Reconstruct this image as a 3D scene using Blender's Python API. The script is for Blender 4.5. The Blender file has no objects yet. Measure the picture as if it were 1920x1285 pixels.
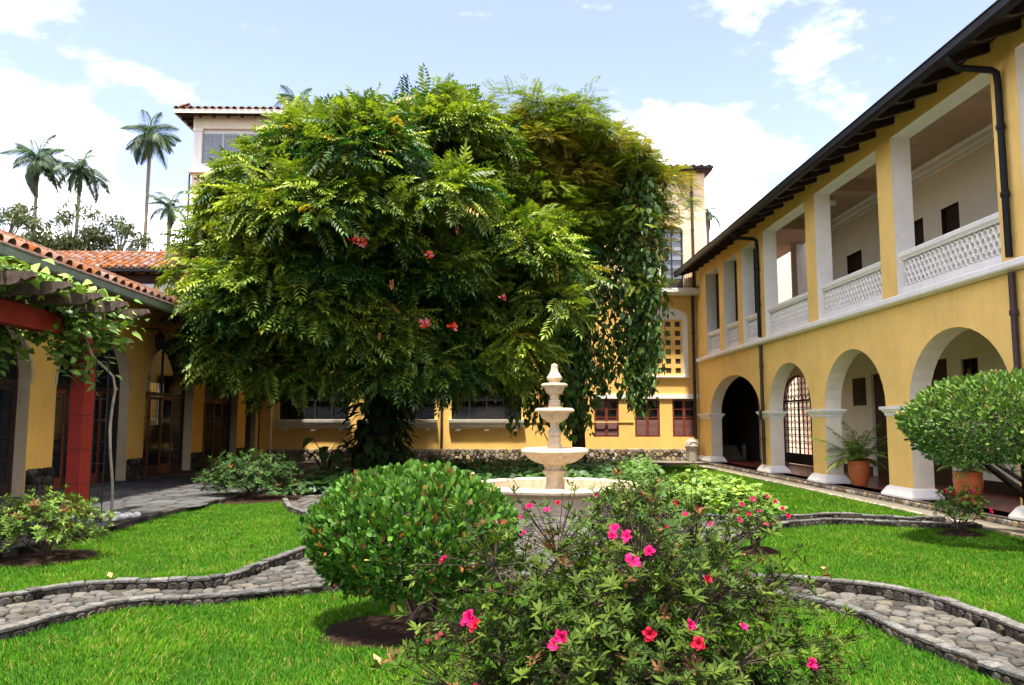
import bpy, math, random
import numpy as np
from mathutils import Vector, Matrix

random.seed(7); rng = np.random.default_rng(7)
R = math.radians
scene = bpy.context.scene
COL = scene.collection

# ------------------------------------------------------------------ camera
cam_d = bpy.data.cameras.new('camera'); cam = bpy.data.objects.new('camera', cam_d); COL.objects.link(cam)
cam.location = (0, 0, 2.05)
cam.rotation_euler = (R(90 + 5.81), 0, R(-1.174))
cam_d.sensor_fit = 'HORIZONTAL'; cam_d.sensor_width = 36; cam_d.lens = 27.45
cam_d.clip_start = .05; cam_d.clip_end = 2000
scene.camera = cam

# ------------------------------------------------------------------ light
SUN_EL, SUN_AZ = 75.0, -22.0          # azimuth: degrees from straight behind the camera towards the right
sv = Vector((math.sin(R(SUN_AZ)) * math.cos(R(SUN_EL)), -math.cos(R(SUN_AZ)) * math.cos(R(SUN_EL)), math.sin(R(SUN_EL))))
sd = bpy.data.lights.new('sun', 'SUN'); sun = bpy.data.objects.new('sun', sd); COL.objects.link(sun)
sd.energy = 2.7; sd.angle = R(3); sd.color = (1, .95, .86)
sun.rotation_euler = sv.to_track_quat('Z', 'Y').to_euler(); sun.location = sv * 80

world = bpy.data.worlds.new('World'); scene.world = world; world.use_nodes = True
wn = world.node_tree; wn.nodes.clear()
def N(t, k, **kw):
    n = t.nodes.new(k)
    for a, b in kw.items(): setattr(n, a, b)
    return n
w_out = N(wn, 'ShaderNodeOutputWorld'); w_bg = N(wn, 'ShaderNodeBackground')
sky = N(wn, 'ShaderNodeTexSky', sky_type='NISHITA', sun_disc=False)
sky.sun_elevation = R(SUN_EL); sky.sun_rotation = R(180 - SUN_AZ)
sky.altitude = 900; sky.air_density = 1.0; sky.dust_density = 2.2; sky.ozone_density = 1.0
w_tc = N(wn, 'ShaderNodeTexCoord'); w_map = N(wn, 'ShaderNodeMapping')
w_map.inputs['Scale'].default_value = (1.3, 1.3, 2.6); w_map.inputs['Location'].default_value = (-1.9004, 3.1852, -0.1925); w_map.inputs['Rotation'].default_value = (0, 0, R(4))
w_no = N(wn, 'ShaderNodeTexNoise'); w_no.inputs['Scale'].default_value = 2.1; w_no.inputs['Detail'].default_value = 10; w_no.inputs['Roughness'].default_value = .58
w_rp = N(wn, 'ShaderNodeMapRange'); w_rp.inputs[1].default_value = .508; w_rp.inputs[2].default_value = .70
w_pw = N(wn, 'ShaderNodeMath', operation='POWER'); w_pw.inputs[1].default_value = 2.2
w_tint = N(wn, 'ShaderNodeMix', data_type='RGBA', blend_type='MULTIPLY'); w_tint.inputs[0].default_value = 1; w_tint.inputs[7].default_value = (1.16, .93, .90, 1)
w_mix = N(wn, 'ShaderNodeMix', data_type='RGBA'); w_mix.inputs[7].default_value = (46, 45, 43.5, 1)
L = wn.links.new
L(w_tc.outputs['Generated'], w_map.inputs[0]); L(w_map.outputs[0], w_no.inputs['Vector']); L(w_no.outputs['Fac'], w_rp.inputs[0]); L(w_rp.outputs[0], w_pw.inputs[0])
L(sky.outputs[0], w_tint.inputs[6]); L(w_tint.outputs[2], w_mix.inputs[6]); L(w_pw.outputs[0], w_mix.inputs[0])
L(w_mix.outputs[2], w_bg.inputs[0]); w_bg.inputs[1].default_value = .083
L(w_bg.outputs[0], w_out.inputs[0])

scene.view_settings.view_transform = 'Standard'; scene.view_settings.look = 'None'
scene.view_settings.exposure = 2.45; scene.view_settings.gamma = 1
scene.render.engine = 'CYCLES'
scene.cycles.max_bounces = 7; scene.cycles.diffuse_bounces = 3; scene.cycles.glossy_bounces = 2
scene.cycles.transmission_bounces = 3; scene.cycles.transparent_max_bounces = 6
scene.cycles.use_denoising = True; scene.cycles.sample_clamp_indirect = 6

# ------------------------------------------------------------------ materials
MATS = {}
def surf(name, col, rough=.8, var=.18, scale=2.5, bump=.0, bscale=40., spec=.25, col2=None, streak=0., island=0., metal=0., coat=0., stain=None):
    m = bpy.data.materials.new(name); m.use_nodes = True; t = m.node_tree; b = t.nodes['Principled BSDF']; l = t.links.new
    pos = N(t, 'ShaderNodeNewGeometry')
    c2 = col2 or tuple(min(1, c * (1 + var)) for c in col); c1 = col if col2 else tuple(c * (1 - var) for c in col)
    no = N(t, 'ShaderNodeTexNoise'); no.inputs['Scale'].default_value = scale; no.inputs['Detail'].default_value = 6; no.inputs['Roughness'].default_value = .65
    l(pos.outputs['Position'], no.inputs['Vector'])
    mr = N(t, 'ShaderNodeMapRange'); mr.inputs[1].default_value = .3; mr.inputs[2].default_value = .7; l(no.outputs['Fac'], mr.inputs[0])
    mx = N(t, 'ShaderNodeMix', data_type='RGBA'); l(mr.outputs[0], mx.inputs[0])
    mx.inputs[6].default_value = (*c1, 1); mx.inputs[7].default_value = (*c2, 1)
    out = mx.outputs[2]
    if streak:
        mp = N(t, 'ShaderNodeMapping'); mp.inputs['Scale'].default_value = (4.5, 4.5, .3); l(pos.outputs['Position'], mp.inputs[0])
        n2 = N(t, 'ShaderNodeTexNoise'); n2.inputs['Scale'].default_value = 1.6; n2.inputs['Detail'].default_value = 7; n2.inputs['Roughness'].default_value = .7; l(mp.outputs[0], n2.inputs['Vector'])
        r2 = N(t, 'ShaderNodeMapRange'); r2.inputs[1].default_value = .5; r2.inputs[2].default_value = .8; r2.inputs[4].default_value = streak; l(n2.outputs['Fac'], r2.inputs[0])
        m2 = N(t, 'ShaderNodeMix', data_type='RGBA'); l(r2.outputs[0], m2.inputs[0]); l(out, m2.inputs[6])
        s = stain or tuple(c * .45 for c in col); m2.inputs[7].default_value = (*s, 1); out = m2.outputs[2]
    if island:
        mu = N(t, 'ShaderNodeMapRange'); mu.inputs[3].default_value = 1 - island; mu.inputs[4].default_value = 1 + island
        oi = N(t, 'ShaderNodeObjectInfo'); ad = N(t, 'ShaderNodeMath', operation='ADD'); fr = N(t, 'ShaderNodeMath', operation='FRACT')
        l(oi.outputs['Random'], ad.inputs[0]); l(pos.outputs['Random Per Island'], ad.inputs[1]); l(ad.outputs[0], fr.inputs[0]); l(fr.outputs[0], mu.inputs[0])
        hs = N(t, 'ShaderNodeHueSaturation'); l(out, hs.inputs['Color']); l(mu.outputs[0], hs.inputs['Value'])
        sa = N(t, 'ShaderNodeMapRange'); sa.inputs[3].default_value = .55; sa.inputs[4].default_value = 1.35
        f2 = N(t, 'ShaderNodeMath', operation='MULTIPLY'); f2.inputs[1].default_value = 7.31; f3 = N(t, 'ShaderNodeMath', operation='FRACT')
        l(fr.outputs[0], f2.inputs[0]); l(f2.outputs[0], f3.inputs[0]); l(f3.outputs[0], sa.inputs[0]); l(sa.outputs[0], hs.inputs['Saturation'])
        out = hs.outputs[0]
    l(out, b.inputs['Base Color']); b.inputs['Roughness'].default_value = rough; b.inputs['Specular IOR Level'].default_value = spec; b.inputs['Metallic'].default_value = metal
    b.inputs['Coat Weight'].default_value = coat
    if bump:
        nb = N(t, 'ShaderNodeTexNoise'); nb.inputs['Scale'].default_value = bscale; nb.inputs['Detail'].default_value = 5; l(pos.outputs['Position'], nb.inputs['Vector'])
        bp = N(t, 'ShaderNodeBump'); bp.inputs['Strength'].default_value = bump; bp.inputs['Distance'].default_value = .03
        l(nb.outputs['Fac'], bp.inputs['Height']); l(bp.outputs[0], b.inputs['Normal'])
    MATS[name] = m; return m

def leafy(name, rough=.42, trans=.28, spec=.45, var=.25):
    m = bpy.data.materials.new(name); m.use_nodes = True; t = m.node_tree; b = t.nodes['Principled BSDF']; l = t.links.new
    at = N(t, 'ShaderNodeAttribute'); at.attribute_name = 'Col'
    g = N(t, 'ShaderNodeNewGeometry'); mr = N(t, 'ShaderNodeMapRange'); mr.inputs[3].default_value = 1 - var; mr.inputs[4].default_value = 1 + var
    l(g.outputs['Random Per Island'], mr.inputs[0])
    hs = N(t, 'ShaderNodeHueSaturation'); l(at.outputs['Color'], hs.inputs['Color']); l(mr.outputs[0], hs.inputs['Value'])
    l(hs.outputs[0], b.inputs['Base Color']); b.inputs['Roughness'].default_value = rough; b.inputs['Specular IOR Level'].default_value = spec
    tr = N(t, 'ShaderNodeBsdfTranslucent'); tc = N(t, 'ShaderNodeMix', data_type='RGBA', blend_type='MULTIPLY'); tc.inputs[0].default_value = 1
    l(hs.outputs[0], tc.inputs[6]); tc.inputs[7].default_value = (1.5, 1.6, .55, 1); l(tc.outputs[2], tr.inputs[0])
    ms = N(t, 'ShaderNodeMixShader'); ms.inputs[0].default_value = trans
    o = t.nodes['Material Output']; l(b.outputs[0], ms.inputs[1]); l(tr.outputs[0], ms.inputs[2]); l(ms.outputs[0], o.inputs[0])
    MATS[name] = m; return m

def glassy(name, tint=(.02, .025, .03), alpha=.55):
    m = bpy.data.materials.new(name); m.use_nodes = True; t = m.node_tree; b = t.nodes['Principled BSDF']; l = t.links.new
    b.inputs['Base Color'].default_value = (*tint, 1); b.inputs['Roughness'].default_value = .06; b.inputs['Specular IOR Level'].default_value = .5
    tr = N(t, 'ShaderNodeBsdfTransparent'); tr.inputs[0].default_value = (.55, .55, .55, 1); ms = N(t, 'ShaderNodeMixShader'); ms.inputs[0].default_value = alpha
    o = t.nodes['Material Output']; l(b.outputs[0], ms.inputs[1]); l(tr.outputs[0], ms.inputs[2]); l(ms.outputs[0], o.inputs[0])
    MATS[name] = m; return m

YEL = (.82, .535, .160)
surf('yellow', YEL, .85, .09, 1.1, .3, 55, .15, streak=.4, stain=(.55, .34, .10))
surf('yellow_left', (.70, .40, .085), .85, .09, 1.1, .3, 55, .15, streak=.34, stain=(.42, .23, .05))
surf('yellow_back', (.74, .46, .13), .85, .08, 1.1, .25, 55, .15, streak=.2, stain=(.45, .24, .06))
surf('peach', (.82, .62, .37), .85, .06, .9, .2, 50, .15, streak=.15, stain=(.6, .42, .27))
surf('cream', (.74, .66, .50), .8, .08, 2.5, .2, 60, .2, streak=.3, stain=(.45, .38, .27))
surf('beige', (.42, .34, .21), .85, .1, 2.5, .25, 60, .15, streak=.4, stain=(.22, .18, .11))
surf('white', (.78, .74, .66), .75, .06, 3, .15, 60, .25, streak=.28, stain=(.42, .36, .27))
surf('gallery_wall', (.80, .74, .60), .85, .05, 1.5, .1, 60, .15)
surf('gallery_ceiling', (.40, .27, .17), .8, .12, 2, 0)
surf('red_floor', (.22, .05, .03), .28, .2, 3, .05, 20, .5)
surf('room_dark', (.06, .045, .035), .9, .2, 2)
surf('dark_wood', (.022, .0105, .007), .55, .35, 8, .2, 60, .35)
surf('red_wood', (.15, .030, .014), .5, .3, 7, .15, 60, .4)
surf('iron', (.012, .011, .011), .5, .3, 9, .2, 40, .4)
surf('pipe_brown', (.030, .014, .011), .5, .5, 6, .1, 40, .4, streak=.5, stain=(.10, .075, .055))
surf('gutter_black', (.007, .0065, .0065), .55, .5, 5, .1, 30, .2)
surf('gutter_green', (.13, .15, .11), .5, .25, 4, .1, 30, .4, streak=.4, stain=(.06, .065, .05))
surf('soffit', (.035, .016, .010), .8, .3, 5)
surf('terracotta', (.165, .070, .037), .85, .25, 5, .3, 50, .15, island=.32)
surf('terracotta_old', (.22, .12, .07), .9, .35, 5, .4, 40, .12, island=.35, streak=.4, stain=(.10, .08, .06))
surf('red_post', (.23, .016, .007), .62, .14, 5, .2, 60, .3, streak=.25, stain=(.22, .025, .012))
surf('weathered_wood', (.085, .062, .045), .9, .4, 9, .5, 50, .15, streak=.5, stain=(.06, .045, .035))
surf('fountain_stone', (.45, .365, .25), .78, .16, 6, .4, 60, .2, streak=.75, stain=(.22, .12, .055))
surf('rubble', (.25, .20, .13), .9, .35, 9, .6, 40, .15, island=.5)
surf('rubble_dark', (.040, .035, .027), .95, .6, 12, .8, 40, .1, island=.75)
surf('cobble', (.064, .058, .046), .85, .35, 13, .6, 50, .2, island=.62)
surf('slate', (.050, .050, .047), .75, .35, 8, .4, 40, .3, island=.4)
surf('slate_top', (.088, .084, .074), .85, .5, 14, .7, 50, .15, island=.4)
surf('mortar', (.045, .034, .022), .95, .4, 12, .5, 60, .1)
surf('concrete', (.13, .112, .082), .9, .25, 4, .4, 40, .15)
surf('soil', (.020, .0105, .006), .95, .45, 14, .8, 30, .1)
surf('lawn_soil', (.030, .070, .006), .95, .4, 6, .6, 50, .1)
surf('bark', (.038, .028, .020), .95, .4, 14, .7, 30, .1)
surf('bark_pale', (.22, .18, .13), .9, .35, 9, .5, 30, .15)
surf('bark_dark', (.012, .009, .007), .95, .4, 14, .7, 30, .05)
surf('twig', (.045, .028, .018), .9, .3, 20)
surf('white_pebble', (.42, .40, .35), .7, .1, 14, .2, 40, .25, island=.18)
surf('pot', (.52, .135, .038), .45, .2, 5, .25, 20, .4, streak=.5, stain=(.34, .09, .03))
surf('bin_plastic', (.33, .29, .22), .5, .1, 6, .05, 40, .35)
surf('window_frame', (.62, .61, .57), .6, .05, 5)
surf('blind', (.44, .46, .48), .7, .12, 6)
surf('silhouette_dark', (.03, .03, .035), .9, .2, 8)
surf('skin', (.22, .12, .08), .6, .1, 8)
surf('box_white', (.6, .58, .5), .8, .1, 8)
surf('petal', (.40, .004, .070), .6, .35, 22, 0, 40, .1)
surf('petal_red', (.36, .006, .022), .6, .35, 22, 0, 40, .1)
surf('tulip_red', (.55, .030, .008), .6, .25, 14, 0, 40, .2, island=.3)
surf('pod_brown', (.34, .12, .05), .8, .3, 14)
surf('dead_leaf', (.38, .20, .08), .8, .3, 20)
leafy('leaf', rough=.52, spec=.3, trans=.2, var=.35); leafy('leaf_gloss', rough=.5, trans=.16, spec=.22, var=.35); leafy('leaf_matte', rough=.62, trans=.14, spec=.10, var=.4); leafy('grass', rough=.75, trans=.3, spec=.08, var=.3); leafy('leaf_far', rough=.55, trans=.2, spec=.3)
glassy('glass'); glassy('glass_pale', (.30, .34, .36), .25)

# ------------------------------------------------------------------ helpers
LOC = {}
def link(o, parent=None):
    COL.objects.link(o)
    if parent is not None:
        o.parent = parent
        if parent.name in LOC: o.matrix_parent_inverse = Matrix.Translation(-LOC[parent.name])
    return o
def tag(o, label=None, cat=None, group=None, kind=None):
    if label: o['label'] = label
    if cat: o['category'] = cat
    if group: o['group'] = group
    if kind: o['kind'] = kind
    return o
def thing(name, label, cat, loc=(0, 0, 0), group=None):
    o = bpy.data.objects.new(name, None); o.location = loc; o.empty_display_size = .2
    COL.objects.link(o); LOC[o.name] = Vector(loc); return tag(o, label, cat, group)
def np_mesh(name, V, faces_idx, loop_total, mat, cols=None, smooth=False):
    me = bpy.data.meshes.new(name); V = np.asarray(V, np.float32); fi = np.asarray(faces_idx, np.int32); lt = np.asarray(loop_total, np.int32)
    me.vertices.add(len(V)); me.vertices.foreach_set('co', V.ravel())
    me.loops.add(len(fi)); me.loops.foreach_set('vertex_index', fi)
    me.polygons.add(len(lt)); me.polygons.foreach_set('loop_start', np.concatenate(([0], np.cumsum(lt)[:-1])).astype(np.int32))
    if smooth: me.polygons.foreach_set('use_smooth', np.ones(len(lt), bool))
    if cols is not None:
        a = me.attributes.new('Col', 'FLOAT_COLOR', 'POINT'); c = np.ones((len(V), 4), np.float32); c[:, :3] = cols; a.data.foreach_set('color', c.ravel())
    me.update(calc_edges=True); me.materials.append(MATS[mat]); return me
class MB:
    def __init__(s): s.v = []; s.f = []
    def add(s, V, F):
        o = len(s.v); s.v.extend([tuple(p) for p in V]); s.f.extend([tuple(i + o for i in f) for f in F]); return s
    def box(s, x0, x1, y0, y1, z0, z1):
        return s.add([(x0, y0, z0), (x1, y0, z0), (x1, y1, z0), (x0, y1, z0), (x0, y0, z1), (x1, y0, z1), (x1, y1, z1), (x0, y1, z1)],
                     [(3, 2, 1, 0), (4, 5, 6, 7), (0, 1, 5, 4), (1, 2, 6, 5), (2, 3, 7, 6), (3, 0, 4, 7)])
    def bar(s, a, b, w, h, up=(0, 0, 1)):
        a, b, up = Vector(a), Vector(b), Vector(up); d = (b - a).normalized(); x = d.cross(up).normalized(); z = x.cross(d)
        q = [(-w / 2, -h / 2), (w / 2, -h / 2), (w / 2, h / 2), (-w / 2, h / 2)]
        return s.add([p + x * i + z * j for p in (a, b) for i, j in q], [(3, 2, 1, 0), (4, 5, 6, 7), (0, 1, 5, 4), (1, 2, 6, 5), (2, 3, 7, 6), (3, 0, 4, 7)])
    def tube(s, pts, rad, n=8, cap=True):
        pts = [Vector(p) for p in pts]; k = len(pts); rad = rad if hasattr(rad, '__len__') else [rad] * k; V = []; F = []
        ref = Vector((0.31, .2, .93)).normalized()
        for i, p in enumerate(pts):
            d = (pts[min(i + 1, k - 1)] - pts[max(i - 1, 0)])
            d = d.normalized() if d.length > 1e-9 else Vector((0, 0, 1))
            x = d.cross(ref)
            if x.length < .15: x = d.cross(Vector((1, 0, 0)))
            x.normalize(); y = d.cross(x)
            for j in range(n):
                a = 2 * math.pi * j / n; V.append(p + (x * math.cos(a) + y * math.sin(a)) * rad[i])
        for i in range(k - 1):
            for j in range(n):
                F.append((i * n + j, i * n + (j + 1) % n, (i + 1) * n + (j + 1) % n, (i + 1) * n + j))
        if cap: F += [tuple(range(n - 1, -1, -1)), tuple(range((k - 1) * n, k * n))]
        return s.add(V, F)
    def lathe(s, prof, c=(0, 0, 0), n=40, flute=None):
        V = []; F = []
        for i, p in enumerate(prof):
            r, z = p[0], p[1]; fl = p[2] if len(p) > 2 else 0
            for j in range(n):
                a = 2 * math.pi * j / n; rr = r * (1 - fl * (.5 - .5 * math.cos(a * (flute or 1)))) ; V.append((c[0] + rr * math.cos(a), c[1] + rr * math.sin(a), c[2] + z))
        for i in range(len(prof) - 1):
            for j in range(n): F.append((i * n + j, i * n + (j + 1) % n, (i + 1) * n + (j + 1) % n, (i + 1) * n + j))
        F += [tuple(range(n - 1, -1, -1)), tuple(range((len(prof) - 1) * n, len(prof) * n))]
        return s.add(V, F)
    def prism(s, poly, mapf, d0, d1):
        n = len(poly); V = [mapf(u, v, d0) for u, v in poly] + [mapf(u, v, d1) for u, v in poly]
        return s.add(V, [tuple(range(n)), tuple(range(2 * n - 1, n - 1, -1))] + [(i, i + n, (i + 1) % n + n, (i + 1) % n) for i in range(n)])
    def mesh(s, name, mat, smooth=False, angle=35):
        me = bpy.data.meshes.new(name); me.from_pydata([tuple(p) for p in s.v], [], s.f); me.materials.append(MATS[mat])
        if smooth:
            me.polygons.foreach_set('use_smooth', np.ones(len(me.polygons), bool)); me.set_sharp_from_angle(angle=R(angle))
        me.update(); return me
    def build(s, name, mat, parent=None, smooth=False, angle=35, bevel=0):
        o = link(bpy.data.objects.new(name, s.mesh(name, mat, smooth, angle)), parent)
        if bevel:
            b = o.modifiers.new('bevel', 'BEVEL'); b.width = bevel; b.segments = 2; b.limit_method = 'ANGLE'
        return o
def obj(name, me, parent=None, mat=None): 
    o = link(bpy.data.objects.new(name, me), parent)
    if mat is not None:
        o.matrix_world = mat if parent is None or parent.name not in LOC else mat
        o.matrix_basis = mat
    return o
def bake(me, mats, name, mat, parent):
    """many copies of one mesh as ONE mesh"""
    V0 = np.empty(len(me.vertices) * 3, np.float32); me.vertices.foreach_get('co', V0); V0 = V0.reshape(-1, 3)
    li = np.empty(len(me.loops), np.int32); me.loops.foreach_get('vertex_index', li); lt = np.array([p.loop_total for p in me.polygons], np.int32)
    Vs = []; Fs = []; Ls = []
    for k, M in enumerate(mats):
        A = np.array(M, np.float32); Vs.append(V0 @ A[:3, :3].T + A[:3, 3]); Fs.append(li + k * len(V0)); Ls.append(lt)
    m2 = np_mesh(name, np.concatenate(Vs), np.concatenate(Fs), np.concatenate(Ls), mat)
    return tag(link(bpy.data.objects.new(name, m2), parent), kind='stuff')
def pieces(name, me, mats, parent, mat, limit=300):
    c = Vector((0, 0, 2)); mats = sorted(mats, key=lambda m: (m.translation - c).length)
    for m in mats[:limit]: obj(name, me, parent, m)
    if len(mats) > limit: bake(me, mats[limit:], name, mat, parent)
def catmull(P, n=8):
    P = np.array(P, float); Q = np.vstack([2 * P[0] - P[1], P, 2 * P[-1] - P[-2]]); out = []
    for i in range(1, len(Q) - 2):
        for t in np.linspace(0, 1, n, endpoint=False):
            a, b, c, d = Q[i - 1:i + 3]
            out.append(.5 * (2 * b + (c - a) * t + (2 * a - 5 * b + 4 * c - d) * t * t + (3 * b - a - 3 * c + d) * t ** 3))
    out.append(P[-1]); return np.array(out)
def inpoly(p, poly):
    x, y = p[:, 0], p[:, 1]; r = np.zeros(len(p), bool); q = np.roll(poly, 1, 0)
    for (x1, y1), (x2, y2) in zip(poly, q):
        c = (y1 > y) != (y2 > y); r ^= c & (x < (x2 - x1) * (y - y1) / (y2 - y1 + 1e-12) + x1)
    return r
def polydist(p, line):
    d = np.full(len(p), 1e9)
    for a, b in zip(line[:-1], line[1:]):
        ab = b - a; t = np.clip(((p - a) @ ab) / (ab @ ab + 1e-12), 0, 1); d = np.minimum(d, np.linalg.norm(p - a - t[:, None] * ab, axis=1))
    return d
def clip(poly, m, n):
    out = []; k = len(poly); s = [(q[0] - m[0]) * n[0] + (q[1] - m[1]) * n[1] for q in poly]
    for i in range(k):
        a, b = poly[i], poly[(i + 1) % k]; sa, sb = s[i], s[(i + 1) % k]
        if sa <= 0: out.append(a)
        if (sa < 0 < sb) or (sb < 0 < sa):
            t = sa / (sa - sb); out.append((a[0] + (b[0] - a[0]) * t, a[1] + (b[1] - a[1]) * t))
    return out
def voronoi(pts, rad, box=None):
    pts = np.asarray(pts); cells = []
    for i, p in enumerate(pts):
        c = [(p[0] - rad, p[1] - rad), (p[0] + rad, p[1] - rad), (p[0] + rad, p[1] + rad), (p[0] - rad, p[1] + rad)]
        if box:
            for m, n in (((box[0], 0), (-1, 0)), ((box[1], 0), (1, 0)), ((0, box[2]), (0, -1)), ((0, box[3]), (0, 1))): c = clip(c, m, n)
        d = np.linalg.norm(pts - p, axis=1); idx = np.where((d < 3 * rad) & (d > 0))[0]
        for j in idx[np.argsort(d[idx])][:18]:
            q = pts[j]; c = clip(c, (p + q) / 2, q - p)
            if len(c) < 3: break
        cells.append(c if len(c) >= 3 else None)
    return cells
def jitter_pts(u0, u1, v0, v1, s, j=.36):
    nu = max(1, round((u1 - u0) / s)); nv = max(1, round((v1 - v0) / (s * .9))); P = []
    for b in range(nv):
        for a in range(nu):
            P.append((u0 + (a + .5 + (.25 if b % 2 else -.25) + random.uniform(-j, j)) * (u1 - u0) / nu, v0 + (b + .5 + random.uniform(-j, j)) * (v1 - v0) / nv))
    return np.array(P)
def stone_geo(cell, gap, h, mapf, rnd=.84):
    c = np.array(cell); m = c.mean(0); r = np.linalg.norm(c - m, axis=1).mean()
    if r < gap * 1.3: return None
    c = m + (c - m) * (1 - gap / r); n = len(c)
    q = np.empty((2 * n, 2)); nx = np.roll(c, -1, 0); q[0::2] = c * .75 + nx * .25; q[1::2] = c * .25 + nx * .75
    k = 2 * n; V = []
    tl = (random.uniform(-.12, .12) * h / r, random.uniform(-.12, .12) * h / r)
    for sc, z in ((1, 0), (1, h * .62), (rnd, h)):
        for p in m + (q - m) * sc: V.append(mapf(p[0], p[1], z + (tl[0] * (p[0] - m[0]) + tl[1] * (p[1] - m[1])) * (z > 0)))
    V.append(mapf(m[0], m[1], h * 1.03)); F = []
    for a in (0, 1):
        for i in range(k): F.append((a * k + i, a * k + (i + 1) % k, (a + 1) * k + (i + 1) % k, (a + 1) * k + i))
    F += [(2 * k + i, 2 * k + (i + 1) % k, 3 * k) for i in range(k)]
    return V, F
def stones(name, pts, rad, gap, h, mapf, parent, mat, box=None, keep=None, limit=300, hv=.35, key=None, flip=False):
    G = []
    for p, c in zip(pts, voronoi(pts, rad, box)):
        if c is None: continue
        g = stone_geo(c, gap, h * random.uniform(1 - hv, 1 + hv), mapf)
        if g: G.append((np.linalg.norm(np.array(mapf(p[0], p[1], 0)) - (0, 0, 2)), g))
    G.sort(key=lambda t: t[0]); rest = MB()
    for i, (d, (V, F)) in enumerate(G):
        if flip: F = [f[::-1] for f in F]
        if i < limit: MB().add(V, F).build(name, mat, parent)
        else: rest.add(V, F)
    if rest.v: tag(rest.build(name, mat, parent), kind='stuff')

# leaf scattering -------------------------------------------------------
def frames(d, n):
    d = d / (np.linalg.norm(d, axis=1, keepdims=True) + 1e-9); x = np.cross(d, n); l = np.linalg.norm(x, axis=1, keepdims=True)
    x = np.where(l < 1e-3, np.array([[1., 0, 0]]), x / (l + 1e-9)); z = np.cross(x, d); return np.stack([x, d, z], 2)
def scatter(tmpl, P, D, Nn, S, C, name, mat, parent, kind='stuff'):
    """tmpl: list of (V,F) templates; one leaf for each row of P (place), D (axis), Nn (upper side), S (size), C (colour)"""
    P = np.asarray(P); D = np.asarray(D); Nn = np.asarray(Nn); S = np.asarray(S); C = np.asarray(C); RR = frames(D, Nn)
    ti = rng.integers(0, len(tmpl), len(P)); Vs = []; Fs = []; Ls = []; Cs = []; off = 0
    for k, (V, F) in enumerate(tmpl):
        ix = np.where(ti == k)[0]
        if not len(ix): continue
        V = np.array(V, float); W = np.einsum('nij,vj->nvi', RR[ix], V) * S[ix][:, None, None] + P[ix][:, None, :]
        fi = np.concatenate([np.array(f) for f in F]); lt = np.array([len(f) for f in F])
        Vs.append(W.reshape(-1, 3)); Fs.append((fi[None] + (np.arange(len(ix)) * len(V))[:, None]).ravel() + off); Ls.append(np.tile(lt, len(ix)))
        Cs.append(np.repeat(C[ix], len(V), 0)); off += len(ix) * len(V)
    me = np_mesh(name, np.concatenate(Vs), np.concatenate(Fs), np.concatenate(Ls), mat, np.concatenate(Cs))
    o = link(bpy.data.objects.new(name, me), parent)
    if kind: o['kind'] = kind
    return o
def unit(n, zmin=-1, zmax=1):
    z = rng.uniform(zmin, zmax, n); a = rng.uniform(0, 2 * np.pi, n); r = np.sqrt(np.maximum(0, 1 - z * z)); return np.stack([r * np.cos(a), r * np.sin(a), z], 1)
def norm(v): return v / (np.linalg.norm(v, axis=1, keepdims=True) + 1e-9)
def mixc(a, b, t): t = np.asarray(t)[:, None]; return np.array(a)[None] * (1 - t) + np.array(b)[None] * t
def t_pinnate(pairs=7, ll=.33, w=.105, droop=.42, seed=0):
    r = random.Random(seed); V = []; F = []
    def lf(b, dx, dy, l, ww, dz):
        i = len(V); d = Vector((dx, dy, dz)).normalized(); s = Vector((-d.y, d.x, 0)).normalized(); b = Vector(b)
        V.extend([b, b + d * l * .5 + s * ww * .5 + Vector((0, 0, .02)), b + d * l + Vector((0, 0, -l * .16)), b + d * l * .5 - s * ww * .5 + Vector((0, 0, .02))]); F.append((i, i + 3, i + 2, i + 1))
    for k in range(pairs):
        t = .16 + .76 * k / (pairs - 1); z = -droop * t * t; L_ = ll * (1.05 - .55 * abs(t - .45)) * r.uniform(.9, 1.1)
        for sgn in (-1, 1): lf((0, t, z), sgn, .55 + r.uniform(-.1, .1), L_, w, -.28 + r.uniform(-.15, .15) - droop * t * .5)
    lf((0, .95, -droop * .9), 0.02, 1, ll * .85, w, -droop)
    i = len(V); V.extend([Vector((-.008, 0, 0)), Vector((.008, 0, 0)), Vector((0, .95, -droop * .9))]); F.append((i, i + 1, i + 2))
    return [tuple(v) for v in V], F
def t_feather(pairs=10, droop=.12):
    V = []; F = []
    for k in range(pairs):
        t = .08 + .9 * k / (pairs - 1); l = .36 * (1 - .75 * abs(t - .45) ** 1.3)
        for sgn in (-1, 1):
            i = len(V); b = Vector((0, t, -droop * t * t)); d = Vector((sgn, .45, -.12)).normalized(); s = Vector((-d.y, d.x, 0))
            V.extend([b, b + d * l * .5 + s * .028, b + d * l + Vector((0, 0, -.04)), b + d * l * .5 - s * .028]); F.append((i, i + 3, i + 2, i + 1))
    return [tuple(v) for v in V], F
T_HEART = ([(0, 0, 0), (0, .5, -.03), (0, 1.05, -.18), (-.36, .22, .06), (.36, .22, .06), (-.27, .6, .02), (.27, .6, .02)],
           [(0, 1, 3), (1, 5, 3), (1, 2, 5), (0, 4, 1), (1, 4, 6), (1, 6, 2)])
T_OBOV = ([(0, 0, 0), (0, .4, .0), (0, .75, .0), (0, 1, -.03), (-.17, .36, .05), (-.25, .74, .06), (.17, .36, .05), (.25, .74, .06)],
          [(0, 1, 4), (1, 2, 5, 4), (2, 3, 5), (0, 6, 1), (1, 6, 7, 2), (2, 7, 3)])
T_LANCE = ([(0, 0, 0), (-.16, .45, .04), (0, 1, -.08), (.16, .45, .04), (0, .5, -.01)], [(0, 4, 1), (4, 2, 1), (0, 3, 4), (4, 3, 2)])
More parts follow.
